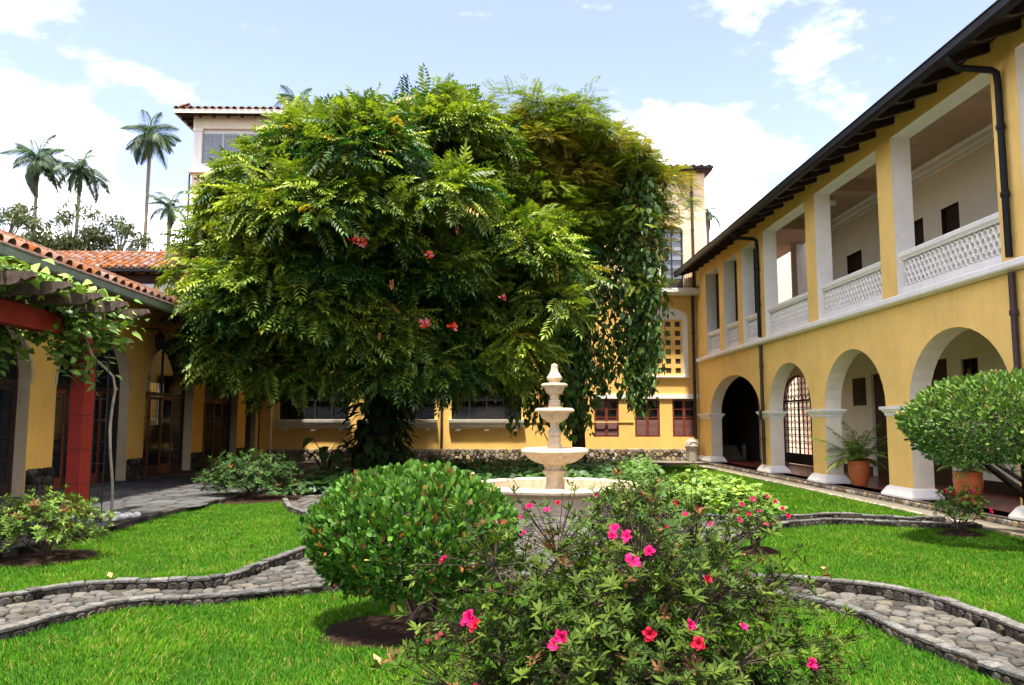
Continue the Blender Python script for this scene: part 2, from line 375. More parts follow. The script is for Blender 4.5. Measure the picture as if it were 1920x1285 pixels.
def t_whorl(n, seed, elev=.45, w=.15):
    r = random.Random(seed); V = []; F = []
    for k in range(n):
        a = 2 * math.pi * k / n + r.uniform(-.3, .3); e = elev * r.uniform(.3, 1.7); l = r.uniform(.7, 1.1)
        d = Vector((math.cos(a) * math.cos(e), math.sin(e), math.sin(a) * math.cos(e))); s = Vector((-math.sin(a), 0, math.cos(a))); i = len(V); b = Vector((0, r.uniform(-.25, .05), 0))
        u = d.cross(s)
        V.extend([b, b + d * l * .55 + s * w * l, b + d * l - Vector((0, .06, 0)), b + d * l * .55 - s * w * l, b + d * l * .55 + u * .05]); F.extend([(i, i + 4, i + 1), (i + 4, i + 2, i + 1), (i, i + 3, i + 4), (i + 4, i + 3, i + 2)])
    return [tuple(v) for v in V], F
PIN = [t_pinnate(7, seed=1), t_pinnate(8, droop=.6, seed=2), t_pinnate(6, droop=.3, seed=3)]
WHORL = [t_whorl(8, 1), t_whorl(7, 2, .6), t_whorl(9, 3, .35)]

# ================================================================== THE GROUND
def sheet(name, poly, z, mat, kind='structure', thick=0, parent=None):
    m = MB(); poly = [tuple(p) for p in poly]
    if thick: m.prism(poly, lambda u, v, d: (u, v, d), z - thick, z)
    else: m.add([(u, v, z) for u, v in poly], [tuple(range(len(poly)))])
    o = m.build(name, mat, parent); o['kind'] = kind; return o
g = 400
sheet('ground', [(-g, -g), (g, -g), (g, g), (-g, g)], -.06, 'soil')

FRONT = catmull([(-6.4, 4.2), (-5.5, 6.2), (-4.66, 7.68), (-4.48, 8.24), (-4.01, 8.96), (-3.19, 9.14), (-2.28, 9.59), (-1.2, 10.1), (.6, 10.3), (2.2, 9.9), (3.1, 9.24), (3.4, 8.89), (3.75, 8.47), (3.84, 7.96), (3.84, 7.44), (3.96, 6.8), (4.08, 6.17), (4.5, 5), (4.9, 4)], 6)
LEFT = catmull([(-7.3, 7.6), (-6.5, 8.4), (-5.61, 9.19), (-5.07, 9.87), (-4.16, 10.02), (-3.5, 10.28), (-3.23, 11.35), (-3.0, 12.56), (-3.0, 14.2), (-3.3, 16.3), (-4.02, 17.2), (-4.75, 18.5), (-5.4, 20.4)], 6)
ISLE = catmull([(5.6, 5.0), (5.1, 6.5), (4.97, 7.48), (4.97, 8.04), (4.9, 8.78), (4.55, 9.52), (3.8, 9.93), (3.23, 10.22), (2.77, 11.14), (3.07, 12.33), (3.8, 13.1), (4.53, 14.26), (5.73, 15.39), (6.74, 15.8), (7.47, 15.53), (8.02, 15.35), (8.7, 15.1), (9.3, 15.05)], 6)
BACK = catmull([(9.3, 16.3), (8.9, 16.3), (8.38, 16.1), (7.96, 16.5), (7.23, 16.9), (6.17, 16.55), (5.27, 16.57), (4.43, 16.79), (4.1, 18), (4.2, 20), (4.6, 23)], 6)
front_lawn = np.vstack([FRONT, [(4.9, 1), (-6.4, 1)]])
left_lawn = np.vstack([LEFT, [(-5.8, 20.2), (-7.05, 20.2), (-7.3, 15), (-7.35, 7.6)]])
isle_lawn = np.vstack([ISLE, [(9.35, 4), (5.6, 4)]])
back_lawn = np.vstack([BACK, [(4.9, 27), (6.4, 36.4), (9.35, 36.4)]])
for nm, p in (('lawn', front_lawn), ('lawn', left_lawn), ('lawn', isle_lawn), ('lawn', back_lawn)): sheet(nm, p, 0, 'lawn_soil')
sheet('planting_soil', [(-7.2, 20.2), (-5.4, 20.3), (-4, 21.5), (4.6, 23), (4.9, 27), (6.4, 36.6), (-7.0, 36.6), (-6.3, 28)], -.01, 'soil')

# cobbled path between the kerbs
path = sheet('cobbled_path', [(-7.4, 3.6), (5.6, 3.6), (9.36, 3.6), (9.36, 22.5), (4.7, 23), (-3.9, 21.4), (-7.4, 20)], -.025, 'mortar')
cand = jitter_pts(-7.2, 9.2, 5.4, 22.5, .165, .45)
ok = np.ones(len(cand), bool)
for p, ln in ((front_lawn, FRONT), (left_lawn, LEFT), (isle_lawn, ISLE), (back_lawn, BACK)):
    ok &= ~inpoly(cand, p); ok &= polydist(cand, ln) > .12
ok &= (np.hypot(cand[:, 0] - 1.46, cand[:, 1] - 19.3) > 2.15)
ok &= ~((cand[:, 0] > 4.6) & (cand[:, 1] > 17.3)) & ~((cand[:, 0] < -5.2) & (cand[:, 1] > 12)) & ~(cand[:, 0] > 8.9)
stones('cobblestone', cand[ok], .15, .009, .034, lambda u, v, d: (u, v, -.03 + d + .012 * math.sin(3 * u) * math.cos(2.3 * v)), path, 'cobble', hv=.35)

def kerb(name, line, side, label, top=.115, wid=.115, bottom=-.04):
    """a low edging wall: dark mortar core, a slate slab on top every 0.35 m and rubble on both faces"""
    line = np.array(line); k = thing(name, label, 'kerb', (line[0][0], line[0][1], 0))
    seg = np.diff(line, axis=0); s = np.concatenate([[0], np.cumsum(np.linalg.norm(seg, axis=1))])
    def at(q, off):
        q = min(max(q, 0), s[-1] - 1e-4); i = min(np.searchsorted(s, q, 'right') - 1, len(seg) - 1); d = seg[i] / np.linalg.norm(seg[i])
        p = line[i] + d * (q - s[i]); return p[0] - d[1] * off, p[1] + d[0] * off
    core = MB(); n = int(s[-1] / .15); V = []; F = []
    for i in range(n + 1):
        q = s[-1] * i / n
        for off, z in ((-wid * .38, bottom), (-wid * .38, top - .03), (wid * .38, top - .03), (wid * .38, bottom)): V.append((*at(q, off), z))
    for i in range(n):
        for j in range(4): F.append((i * 4 + j, i * 4 + (j + 1) % 4, i * 4 + 4 + (j + 1) % 4, i * 4 + 4 + j))
    core.add(V, F).build('mortar_core', 'mortar', k)
    q = 0
    while q < s[-1] - .1:
        l = random.uniform(.13, .34); e = min(q + l, s[-1]) - .012; z0 = top - .032 + random.uniform(-.006, .01); z1 = z0 + random.uniform(.026, .038)
        a, b = -wid * .5 - random.uniform(-.012, .02), wid * .5 + random.uniform(-.012, .02); m = (q + e) / 2; ch = .012
        top_ = [at(q + ch, a + ch), at(m, a + ch + random.uniform(-.008, .008)), at(e - ch, a + ch), at(e - ch, b - ch), at(m, b - ch), at(q + ch, b - ch)]
        bot = [at(q, a), at(m, a + random.uniform(-.01, .01)), at(e, a), at(e, b), at(m, b), at(q, b)]
        V = [(*p, z0) for p in bot] + [(*p, z1 - .01) for p in bot] + [(*p, z1 + random.uniform(-.004, .004)) for p in top_]
        F = [tuple(range(12, 18))] + [(a_ * 6 + i, a_ * 6 + (i + 1) % 6, (a_ + 1) * 6 + (i + 1) % 6, (a_ + 1) * 6 + i) for a_ in (0, 1) for i in range(6)]
        MB().add(V, F).build('slab', 'slate_top', k); q += l
    for sd in (-1, 1):
        P = jitter_pts(.05, s[-1] - .05, bottom + .02, top - .04, .12, .4)
        stones('face_stone', P, .12, .014, .028, lambda u, v, d, sd=sd: (*at(u, sd * (wid * .36 + d)), v), k, 'rubble_dark', box=(0, s[-1], bottom, top - .035), limit=150, flip=(sd > 0), hv=.5)
    return k
kerb('path_kerb', FRONT, 1, 'slate topped stone kerb bounding the nearest lawn on the camera side of the path')
kerb('path_kerb', LEFT, -1, 'slate topped stone kerb curving round the lawn by the red post')
kerb('path_kerb', ISLE, 1, 'slate topped stone kerb round the right lawn with the small flowering azaleas', top=.13)
kerb('path_kerb', BACK, 1, 'slate topped stone kerb along the lawn with the bright ground cover')

# walkways
wl = [(-12.0, 2), (-7.42, 2), (-7.42, 12), (-7.3, 15.5), (-7.2, 18.5), (-7.0, 20), (-6.6, 25.5), (-6.3, 28.5), (-6.3, 37.4), (10.2, 37.4), (10.2, 39.75), (-12.0, 39.75)]
walk = sheet('left_walkway', wl, .10, 'mortar', thick=.14)
P = jitter_pts(-11.9, -6.4, 8, 37.2, .62, .34); P = P[inpoly(P, np.array(wl))]
P = P[(P[:, 0] < np.interp(P[:, 1], [12, 20, 28.5], [-7.62, -7.25, -6.55]))]
P = P[~((np.hypot((P[:, 0] + 8.0) / 1.0, (P[:, 1] - 15.9) / .8) < .75))]
stones('flagstone', P, .5, .016, .022, lambda u, v, d: (u, v, .098 + d), walk, 'slate', hv=.25)
sheet('back_walkway', [(-6.28, 37.45), (10.15, 37.45), (10.15, 39.7), (-6.28, 39.7)], .112, 'concrete')
kl = np.array([(-7.36, 9), (-7.36, 12), (-7.26, 15.5), (-7.16, 18.5), (-6.96, 20), (-6.56, 25.5), (-6.26, 28.5), (-6.2, 37.3)])
kw = thing('walkway_kerb', 'dark rubble kerb edging the shaded left walkway beside the lawn', 'kerb', (-7.3, 12, 0))
for i in range(len(kl) - 1):
    a, b = kl[i], kl[i + 1]; l = np.linalg.norm(b - a); d = (b - a) / l; q = 0
    while q < l - .05:
        e = min(q + random.uniform(.2, .42), l); p0 = a + d * (q + .01); p1 = a + d * (e - .01); w = random.uniform(.05, .09)
        MB().bar((*p0, .045 + random.uniform(-.01, .01)), (*p1, .045 + random.uniform(-.01, .012)), w * 2, .16).build('kerb_stone', 'rubble_dark', kw, bevel=.02); q = e
sheet('podium_walk', [(9.38, 3), (10.2, 3), (10.2, 37.4), (9.38, 37.4)], .012, 'concrete', thick=.05)
kp = thing('podium_kerb', 'low rubble kerb between the right lawn and the strip of paving', 'kerb', (9.34, 12, 0))
q = 9.0
while q < 37:
    e = q + random.uniform(.2, .38); MB().bar((9.35 + random.uniform(-.015, .015), q + .01, .01), (9.35 + random.uniform(-.015, .015), e - .01, .012), .09, .10 + random.uniform(-.01, .02)).build('kerb_stone', 'rubble', kp, bevel=.018); q = e

# ------------------------------------------------------------------ grass blades
SOIL = [(-1.0, 7.95, .74), (4.08, 12.42, .42), (8.45, 14.3, .42), (-6.86, 12.2, .85), (-7.5, 15.75, .42), (-6.5, 20.9, 1.2)]
for i, (x, y, r) in enumerate(SOIL):
    n = 26; ph = random.uniform(0, 6); ring = [(x + r * (1 + .10 * math.sin(3 * a + ph) + .06 * math.sin(7 * a)) * math.cos(a), y + r * .92 * (1 + .1 * math.sin(2 * a + ph)) * math.sin(a)) for a in np.linspace(0, 2 * np.pi, n, endpoint=False)]
    V = [(*p, .006) for p in ring] + [(x + (p[0] - x) * .55, y + (p[1] - y) * .55, .03 + random.uniform(0, .02) + .04 * (r < .5)) for p in ring] + [(x, y, .05 + .08 * (r < .5))]
    o = MB().add(V, [(j, (j + 1) % n, n + (j + 1) % n, n + j) for j in range(n)] + [(n + j, n + (j + 1) % n, 2 * n) for j in range(n)]).build('soil_patch', 'soil', smooth=True, angle=80); o['kind'] = 'structure'
def grass(poly, line, dens, x0, x1, y0, y1, hgt, name, label):
    n = int((x1 - x0) * (y1 - y0) * dens); P = np.stack([rng.uniform(x0, x1, n), rng.uniform(y0, y1, n)], 1)
    P = P[rng.uniform(0, 1, len(P)) < np.clip(8.5 / P[:, 1], .34, 1)]
    P = P[inpoly(P, poly)]; P = P[polydist(P, line) > .055]
    for x, y, r in SOIL:
        d = np.hypot(P[:, 0] - x, (P[:, 1] - y) / .92); P = P[d > r * rng.uniform(.86, 1.02, len(P))]
    far = np.clip(P[:, 1] / 9, .85, 2.1); m = len(P)
    T = ([(-.07, 0, 0), (.07, 0, 0), (-.05, .55, .03), (.05, .55, .03), (0, 1, -.1)], [(0, 1, 3, 2), (2, 3, 4)])
    a = rng.uniform(0, 2 * np.pi, m); lean = rng.uniform(.25, 1.25, m); wind = .35 * np.sin(P[:, 0] * 1.7 + P[:, 1] * .9)
    D = np.stack([np.cos(a) * lean + wind, np.sin(a) * lean, np.ones(m)], 1); Nn = np.stack([-np.cos(a), -np.sin(a), np.full(m, .6)], 1)
    pat = .5 + .25 * np.sin(P[:, 0] * 2.1 + 1.3 * np.sin(P[:, 1] * 1.4)) * np.sin(P[:, 1] * 1.9 + P[:, 0]) + .25 * np.sin(P[:, 0] * 5.3 + 2 * np.sin(P[:, 1] * 3.1 + 1)) * np.sin(P[:, 1] * 4.7 + 1.6 * np.sin(P[:, 0] * 2.7)); t = np.clip(.8 * pat + rng.normal(.05, .28, m), 0, 1)
    C = mixc((.009, .066, .002), (.074, .176, .005), t); dry = rng.uniform(0, 1, m) < .04 + .12 * pat ** 2; C[dry] = np.array((.20, .165, .045)) * rng.uniform(.7, 1.2, (dry.sum(), 1))
    s = hgt * rng.uniform(.45, 1.5, m) * (.8 + .45 * pat) * (1 + .12 * (far - 1))
    o = scatter([T], np.column_stack([P, np.zeros(m)]), D, Nn, s, C, name, 'grass', None); tag(o, label, 'grass'); return o
grass(front_lawn, FRONT, 4200, -6.2, 4.8, 4.6, 10.5, .050, 'lawn_grass', 'short bright green grass of the lawn nearest the camera')
grass(left_lawn, LEFT, 4200, -7.4, -2.8, 7.5, 20.4, .046, 'lawn_grass', 'short sunlit green grass of the lawn beside the red post')
grass(isle_lawn, ISLE, 4200, 2.7, 9.4, 4.2, 16, .044, 'lawn_grass', 'short green grass of the right lawn round the small azaleas')
grass(back_lawn, BACK, 3000, 4.0, 9.4, 16, 36.4, .06, 'lawn_grass', 'short green grass of the far lawn below the arcade')

# ================================================================== WALLS WITH OPENINGS
def arc(u0, u1, zs, rise, n=18):
    c = (u0 + u1) / 2; a = (u1 - u0) / 2
    return [(c - a * math.cos(math.pi * i / n), zs + rise * math.sin(math.pi * i / n)) for i in range(n + 1)]
def wall_open(mapf, u0, u1, z0, z1, t, ops, name, mat, parent, reveal=None, rname='reveal'):
    """a wall slab (thickness t) with openings; ops: (ua, ub, sill, spring, rise)"""
    W = MB(); ops = sorted(ops)
    def quad(a, b, c, d):
        for dd, fl in ((0, 0), (t, 1)):
            q = [mapf(*p, dd) for p in (a, b, c, d)]; W.add(q[::-1] if fl else q, [(0, 1, 2, 3)])
    cur = u0
    for ua, ub, sill, spring, rise in ops:
        if ua > cur: quad((cur, z0), (ua, z0), (ua, z1), (cur, z1))
        pts = arc(ua, ub, spring, rise) if rise else [(ua, spring), (ub, spring)]
        for a, b in zip(pts[:-1], pts[1:]): quad(a, b, (b[0], z1), (a[0], z1))
        if sill > z0: quad((ua, z0), (ub, z0), (ub, sill), (ua, sill))
        ring = [(ua, sill)] + pts + [(ub, sill)]
        Rv = MB()
        for a, b in zip(ring[:-1], ring[1:]): Rv.add([mapf(*a, .002), mapf(*b, .002), mapf(*b, t - .002), mapf(*a, t - .002)], [(0, 1, 2, 3)])
        if sill > z0: Rv.add([mapf(ub, sill, .002), mapf(ua, sill, .002), mapf(ua, sill, t - .002), mapf(ub, sill, t - .002)], [(0, 1, 2, 3)])
        Rv.build(rname, reveal or mat, parent)
        cur = ub
    if cur < u1: quad((cur, z0), (u1, z0), (u1, z1), (cur, z1))
    for ua, ub in ((u0, u0), (u1, u1)): W.add([mapf(ua, z0, 0), mapf(ua, z1, 0), mapf(ua, z1, t), mapf(ua, z0, t)], [(0, 1, 2, 3)])
    W.add([mapf(u0, z1, 0), mapf(u1, z1, 0), mapf(u1, z1, t), mapf(u0, z1, t)], [(0, 1, 2, 3)])
    return W.build(name, mat, parent)

# ------------------------------------------------------------------ RIGHT WING (arcade below, gallery above)
XR = 10.33; TH = .52; XI = 13.4; FL = .15
rw = thing('arcade_building', 'yellow two storey wing with round arches below and a balustraded gallery above', 'building', (XR, 24, 0))
mR = lambda u, z, d: (XR + d, u, z)
cols_lo = [(37.5, 39.75), (29.4, 30.42), (24.42, 25.45), (19.35, 20.55), (14.3, 15.4), (9.3, 10.4)]
arches = [(30.42, 37.5, FL, 2.46, 1.62), (25.45, 29.4, FL, 2.46, 1.68), (20.55, 24.42, FL, 2.46, 1.7), (15.4, 19.35, FL, 2.46, 1.72), (10.4, 14.3, FL, 2.46, 1.72)]
wall_open(mR, 8, 39.75, FL - .1, 5.03, TH, arches, 'arcade_wall', 'yellow', rw, 'cream', 'arch_reveal')
ups = [(35.6, 37.85, 5.29, 9.3, 0), (32.85, 34.85, 5.29, 9.3, 0), (30.2, 32.2, 5.29, 9.3, 0), (25.4, 29.5, 5.29, 9.4, 0), (20.45, 24.6, 5.29, 9.42, 0), (15.5, 19.65, 5.29, 9.46, 0), (10.6, 14.7, 5.29, 9.46, 0)]
wall_open(mR, 8, 39.75, 5.27, 10.0, TH, ups, 'gallery_front', 'yellow', rw, 'white', 'pillar_reveal')
# ledge between the storeys
pr_ = [(0, 5.04), (-.10, 5.04), (-.20, 5.07), (-.22, 5.10), (-.22, 5.20), (-.19, 5.235), (0, 5.26)]
def strip(prof, y0, y1, x, name, mat, parent, **k):
    m = MB(); n = len(prof); V = [(x + a, y, z) for y in (y0, y1) for a, z in prof]
    return m.add(V, [(i, (i + 1) % n, n + (i + 1) % n, n + i) for i in range(n)] + [tuple(range(n))[::-1], tuple(range(n, 2 * n))]).build(name, mat, parent, **k)
strip(pr_, 8, 39.2, XR - .001, 'ledge', 'white', rw)
MB().box(XR + TH + .003, XI - .01, 8, 46, 5.03, 5.26).build('gallery_floor', 'gallery_wall', rw)
MB().box(XR + TH + .003, XI + .4, 31.3, 46, 10.0, 10.15).box(XR + TH + .003, 22, 8, 31.299, 10.0, 10.15).build('gallery_ceiling', 'gallery_ceiling', rw)
# capitals and plinths round each pier
def ring_block(y0, y1, prof, name, mat):
    m = MB(); V = []
    for e, z in prof:
        V += [(XR - e, y0 - e, z), (XR + TH + e, y0 - e, z), (XR + TH + e, y1 + e, z), (XR - e, y1 + e, z)]
    n = len(prof); F = [(i * 4 + j, i * 4 + (j + 1) % 4, i * 4 + 4 + (j + 1) % 4, i * 4 + 4 + j) for i in range(n - 1) for j in range(4)] + [(3, 2, 1, 0), tuple(range(4 * n - 4, 4 * n))]
    return m.add(V, F).build(name, mat, rw)
for y0, y1 in cols_lo:
    y1_ = min(y1, 39.4)
    ring_block(y0, y1_, [(.012, 2.20), (.03, 2.24), (.035, 2.28), (.08, 2.33), (.085, 2.36), (.13, 2.38), (.13, 2.455), (.02, 2.46)], 'capital', 'white')
    ring_block(y0, y1_, [(.16, FL - .02), (.16, FL + .05), (.06, FL + .22), (.012, FL + .26)], 'plinth', 'white')
    m = MB(); m.box(XR + .02, XR + TH - .0, y0 - .006, y0 - .003, FL + .26, 2.2); m.build('pier_face', 'cream', rw)
# podium: floor, rubble face
MB().box(XR - .16, 22, 8, 46, -.05, FL - .02).build('podium', 'mortar', rw)
MB().box(XR - .05, 22, 8, 46, FL - .019, FL).build('floor', 'red_floor', rw)
pod = MB().box(XR - .17, XR - .051, 8, 39.6, FL - .018, FL + .002).build('podium_edge', 'concrete', rw)
P = jitter_pts(10, 39.4, .0, FL - .02, .17, .36)
stones('podium_stone', P, .19, .012, .05, lambda u, v, d: (XR - .158 - d, u, v), pod, 'rubble', box=(10, 39.5, .0, FL - .025), limit=290, hv=.5)
# ground floor back wall of the arcade, with gate opening
mI = lambda u, z, d: (XI + d, u, z)
iw = wall_open(mI, 8, 39.75, FL, 5.03, .35, [(32.9, 36.7, FL, 3.0, 1.15), (26.2, 27.65, FL, 3.75, 0), (22.9, 24.2, FL, 3.95, 0), (21.4, 22.2, 2.3, 3.85, 0)], 'corridor_wall', 'gallery_wall', rw, 'white', 'door_reveal')
MB().box(XI - .012, XI - .002, 8, 26.1, FL, FL + .32).box(XI - .012, XI - .002, 27.75, 32.8, FL, FL + .32).build('skirting', 'dark_wood', rw)
MB().box(XR + TH + .003, XI - .003, 8, 39.7, 4.95, 5.02).build('corridor_ceiling', 'gallery_ceiling', rw)
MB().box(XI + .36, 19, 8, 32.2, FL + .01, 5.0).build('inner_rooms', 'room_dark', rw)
for a, b, z in ((26.2, 27.65, 3.75), (22.9, 24.2, 3.95)):
    d = MB().box(XI + .1, XI + .16, a + .02, b - .02, FL, z - .02).build('door', 'dark_wood', rw)
    f = MB()
    for k in range(5): f.box(XI + .07, XI + .099, a + .08, b - .08, FL + .2 + k * (z - .6) / 5, FL + .2 + (k + .8) * (z - .6) / 5)
    f.build('door_panel', 'dark_wood', d)
w_ = MB().box(XI + .1, XI + .14, 21.42, 22.18, 2.32, 3.83).build('window', 'glass', rw)
fr = MB()
for y in (21.43, 21.78, 22.12): fr.box(XI + .05, XI + .098, y, y + .05, 2.32, 3.83)
fr.build('window_frame', 'dark_wood', w_)
# dim stair hall behind the wide far arch
MB().box(XR + .55, XI - .004, 45.2, 45.4, FL, 5.0).box(XR + .55, XR + .7, 39.8, 45.2, FL, 5.0).build('hall_wall', 'room_dark', rw)
MB().box(XI - .002, XI + .2, 39.8, 45.4, FL, 5.0).build('hall_side_wall', 'room_dark', rw)
MB().box(XR + .5, XI, 39.8, 45.4, 5.0, 5.02).build('hall_ceiling', 'room_dark', rw)
for k in range(4): MB().box(11.05, 12.55, 39.85 + .32 * k, 41.4, FL + .002 + .17 * k, FL + .17 * (k + 1)).build('step', 'concrete', rw)
MB().box(12.56, 12.72, 39.8, 40.0, FL, FL + .75).build('newel', 'concrete', rw)
# sunlit patio beyond the gate
MB().box(18, 18.3, 30, 46, 0, 5.6).build('patio_wall', 'gallery_wall', rw)
MB().box(XI + .36, 18, 45.5, 45.8, 0, 5.6).build('patio_end_wall', 'gallery_wall', rw)
# upper gallery inner wall, doors, cornice
wall_open(mI, 8, 31.3, 5.26, 10.0, .3, [(23.75, 25.0, 5.26, 8.45, 0), (21.85, 22.75, 7.4, 8.42, 0), (27.9, 29.1, 5.26, 8.35, 0), (17.0, 18.2, 5.26, 8.45, 0)], 'gallery_wall', 'gallery_wall', rw, 'dark_wood', 'door_frame')
for a, b, z, s in ((23.75, 25.0, 8.45, 5.26), (21.85, 22.75, 8.42, 7.4), (27.9, 29.1, 8.35, 5.26), (17.0, 18.2, 8.45, 5.26)):
    d = MB().box(XI + .12, XI + .18, a + .02, b - .02, s, z - .02).build('door' if s < 6 else 'window', 'dark_wood', rw)
    m = MB()
    for k in range(4): m.box(XI + .10, XI + .119, a + .1, b - .1, s + .2 + k * (z - s - .3) / 4, s + .1 + (k + .85) * (z - s - .3) / 4 + .1)
    m.build('panel', 'dark_wood', d)
strip([(0, 9.62), (-.05, 9.64), (-.06, 9.72), (-.12, 9.78), (-.14, 9.9), (-.22, 9.94), (-.22, 9.995), (0, 9.995)], 8, 31.3, XI - .001, 'cornice', 'white', rw)
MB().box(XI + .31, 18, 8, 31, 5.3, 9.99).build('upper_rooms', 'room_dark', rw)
# ceiling beams, cross gallery piers
for y in (25.0, 30.0): MB().box(XR + TH + .004, XI - .24, y - .15, y + .15, 9.6, 9.995).build('ceiling_beam', 'gallery_ceiling', rw)
for x0, y0 in ((13.4, 34.0), (13.4, 38.3)):
    MB().box(x0, x0 + .5, y0, y0 + .7, 5.27, 9.99).build('cross_pier', 'white', rw)
MB().box(17.6, 17.9, 31, 58, 5.2, 13.5).build('cross_wall', 'gallery_wall', rw)
lv = MB().box(17.5, 17.59, 36.5, 38.3, 6.0, 8.2).build('louvre_window', 'dark_wood', rw)
for k in range(9): MB().box(17.44, 17.49, 36.55, 38.25, 6.08 + k * .235, 6.2 + k * .235).build('louvre', 'white', lv)
# dark panels added to stand in for unlit space behind three narrow openings
for a, b in ((35.6, 37.85), (32.85, 34.85), (30.2, 32.2)):
    MB().box(XR + TH + .03, XR + TH + .08, a - .3, b + .3, 5.27, 9.6).build('shade_panel', 'dark_wood', rw)
# balustrades: hexagonal clay pieces each with a round hole
def hexpiece(s=.185, r=.066, d=.06, n=12):
    V = []; F = []; Rr = s / math.sqrt(3)
    out = []
    for i in range(n):
        a = 2 * math.pi * i / n + math.pi / 2; k = math.pi / 3; ap = Rr * math.cos(math.pi / 6) / math.cos((a - math.pi / 2 + math.pi / 6) % k - math.pi / 6) if False else None
        # point of the hexagon outline (pointy top) in direction a
        b = (a - math.pi / 2) % (math.pi / 3) - math.pi / 6; h = Rr * math.cos(math.pi / 6) / math.cos(b); out.append((h * math.cos(a), h * math.sin(a)))
    inn = [(r * math.cos(2 * math.pi * i / n + math.pi / 2), r * math.sin(2 * math.pi * i / n + math.pi / 2)) for i in range(n)]
    mid = [(x * 1.22, y * 1.22) for x, y in inn]
    for ring, x in ((out, .020), (mid, 0), (inn, .008), (inn, d), (out, d)): V += [(x, a, b) for a, b in ring]
    for k in range(4): F += [(k * n + i, k * n + (i + 1) % n, (k + 1) * n + (i + 1) % n, (k + 1) * n + i) for i in range(n)]
    return MB().add(V, F).mesh('lattice_piece', 'white')
HEX = hexpiece()
for bi, (a, b, sill, top, _) in enumerate(ups):
    x = XR + .18
    bal = thing_part = MB()
    bal.box(x - .05, x + .14, a + .004, b - .004, 5.30, 5.50); bo = bal.build('balustrade', 'white', rw)
    strip([(-.03, 6.20), (-.05, 6.24), (-.09, 6.28), (-.10, 6.36), (-.07, 6.40), (.17, 6.40), (.2, 6.36), (.19, 6.28), (.15, 6.24), (.13, 6.20)], a + .004, b - .004, x, 'handrail', 'white', bo)
    S = .185; n = int((b - a - .02) / S); pad = (b - a - n * S) / 2; rows = 4; dz = S * .866; k = 0
    for r_ in range(rows):
        for c in range(n - (r_ % 2)):
            y = a + pad + (c + .5 + .5 * (r_ % 2)) * S; z = 5.50 + S / math.sqrt(3) + r_ * dz
            obj('lattice_piece', HEX, bo, Matrix.Translation((x, y, z)))
    MB().box(x + .0905, x + .094, a + .004, b - .004, 6.19, 6.2).build('rail_bed', 'white', bo)
# eaves: rafters, boards, gutter, roof
def roof_slab(m, y0, y1, xe):
    z = 9.72 + (xe - 9.22) * .262
    return m.add([(9.22, y0, 9.72), (9.22, y1, 9.72), (xe, y1, z), (xe, y0, z), (9.22, y0, 9.66), (9.22, y1, 9.66), (xe, y1, z - .1), (xe, y0, z - .1)], [(0, 3, 2, 1), (4, 5, 6, 7), (0, 1, 5, 4), (1, 2, 6, 5), (2, 3, 7, 6), (3, 0, 4, 7)])
rm = MB(); roof_slab(rm, 8, 31.3, XI + 3); roof_slab(rm, 31.3, 39.7, XI + .5); rf = rm.build('roof', 'soffit', rw)
y = 8.6
while y < 39.5:
    MB().prism([(9.36, 9.50), (9.36, 9.62), (9.40, 9.70), (10.6, 10.18), (10.6, 9.86), (9.5, 9.49)], lambda u, v, d: (u, d, v), y - .06, y + .06).build('rafter', 'dark_wood', rw); y += .985
TILE = None
def barrel(rad=.15, L_=.5, n=6, th=.018):
    V = []; F = []
    for yy, rr in ((0, rad), (L_, rad * .86)):
        for k in range(n + 1):
            a = math.pi * k / n; V.append((rr * math.cos(a), yy, rr * math.sin(a) * .9))
        for k in range(n + 1):
            a = math.pi * k / n; V.append(((rr - th) * math.cos(a), yy, (rr - th) * math.sin(a) * .9))
    m = 2 * (n + 1)
    for k in range(n): F += [(k, k + 1, m + k + 1, m + k), (n + 1 + k + 1, n + 1 + k, m + n + 1 + k, m + n + 1 + k + 1), (k + 1, k, n + 1 + k, n + 1 + k + 1)]
    return V, F
bt = MB().add(*barrel()); TILE_R = bt.mesh('roof_tile', 'terracotta', True, 50); TILE_O = MB().add(*barrel()).mesh('roof_tile', 'terracotta_old', True, 50)
def slope_mat(p, along, up):
    """tile: local y runs up the slope, local x along the eave"""
    y = Vector(up).normalized(); x = Vector(along).normalized(); z = x.cross(y)
    return Matrix(((x.x, y.x, z.x, p[0]), (x.y, y.y, z.y, p[1]), (x.z, y.z, z.z, p[2]), (0, 0, 0, 1)))
ms = []
yy = 12.5
while yy < 39.5:
    for r_ in range(1): ms.append(slope_mat((9.30 + .42 * r_, yy + random.uniform(-.015, .015), 9.67 + .187 * r_), (0, -1, 0), (1, 0, .445)))
    yy += .4
pieces('roof_tile', TILE_O, ms, rf, 'terracotta_old')
gp = [(0, 9.50), (-.03, 9.46), (-.15, 9.46), (-.19, 9.52), (-.19, 9.66), (-.215, 9.68), (-.215, 9.70), (-.17, 9.70), (-.165, 9.54), (-.14, 9.49), (-.04, 9.49), (0, 9.53)]
strip(gp, 8, 39.5, 9.33, 'gutter', 'gutter_black', rw)
def downpipe(pts, r=.065, mat='gutter_black', parent=rw, clips=()):
    d = MB().tube(pts, r, 10).build('downpipe', mat, parent, smooth=True, angle=50)
    for (x, y, z) in clips: MB().lathe([(r * 1.25, -.05), (r * 1.3, 0), (r * 1.25, .05)], (x, y, z), 12).build('pipe_clip', mat, d)
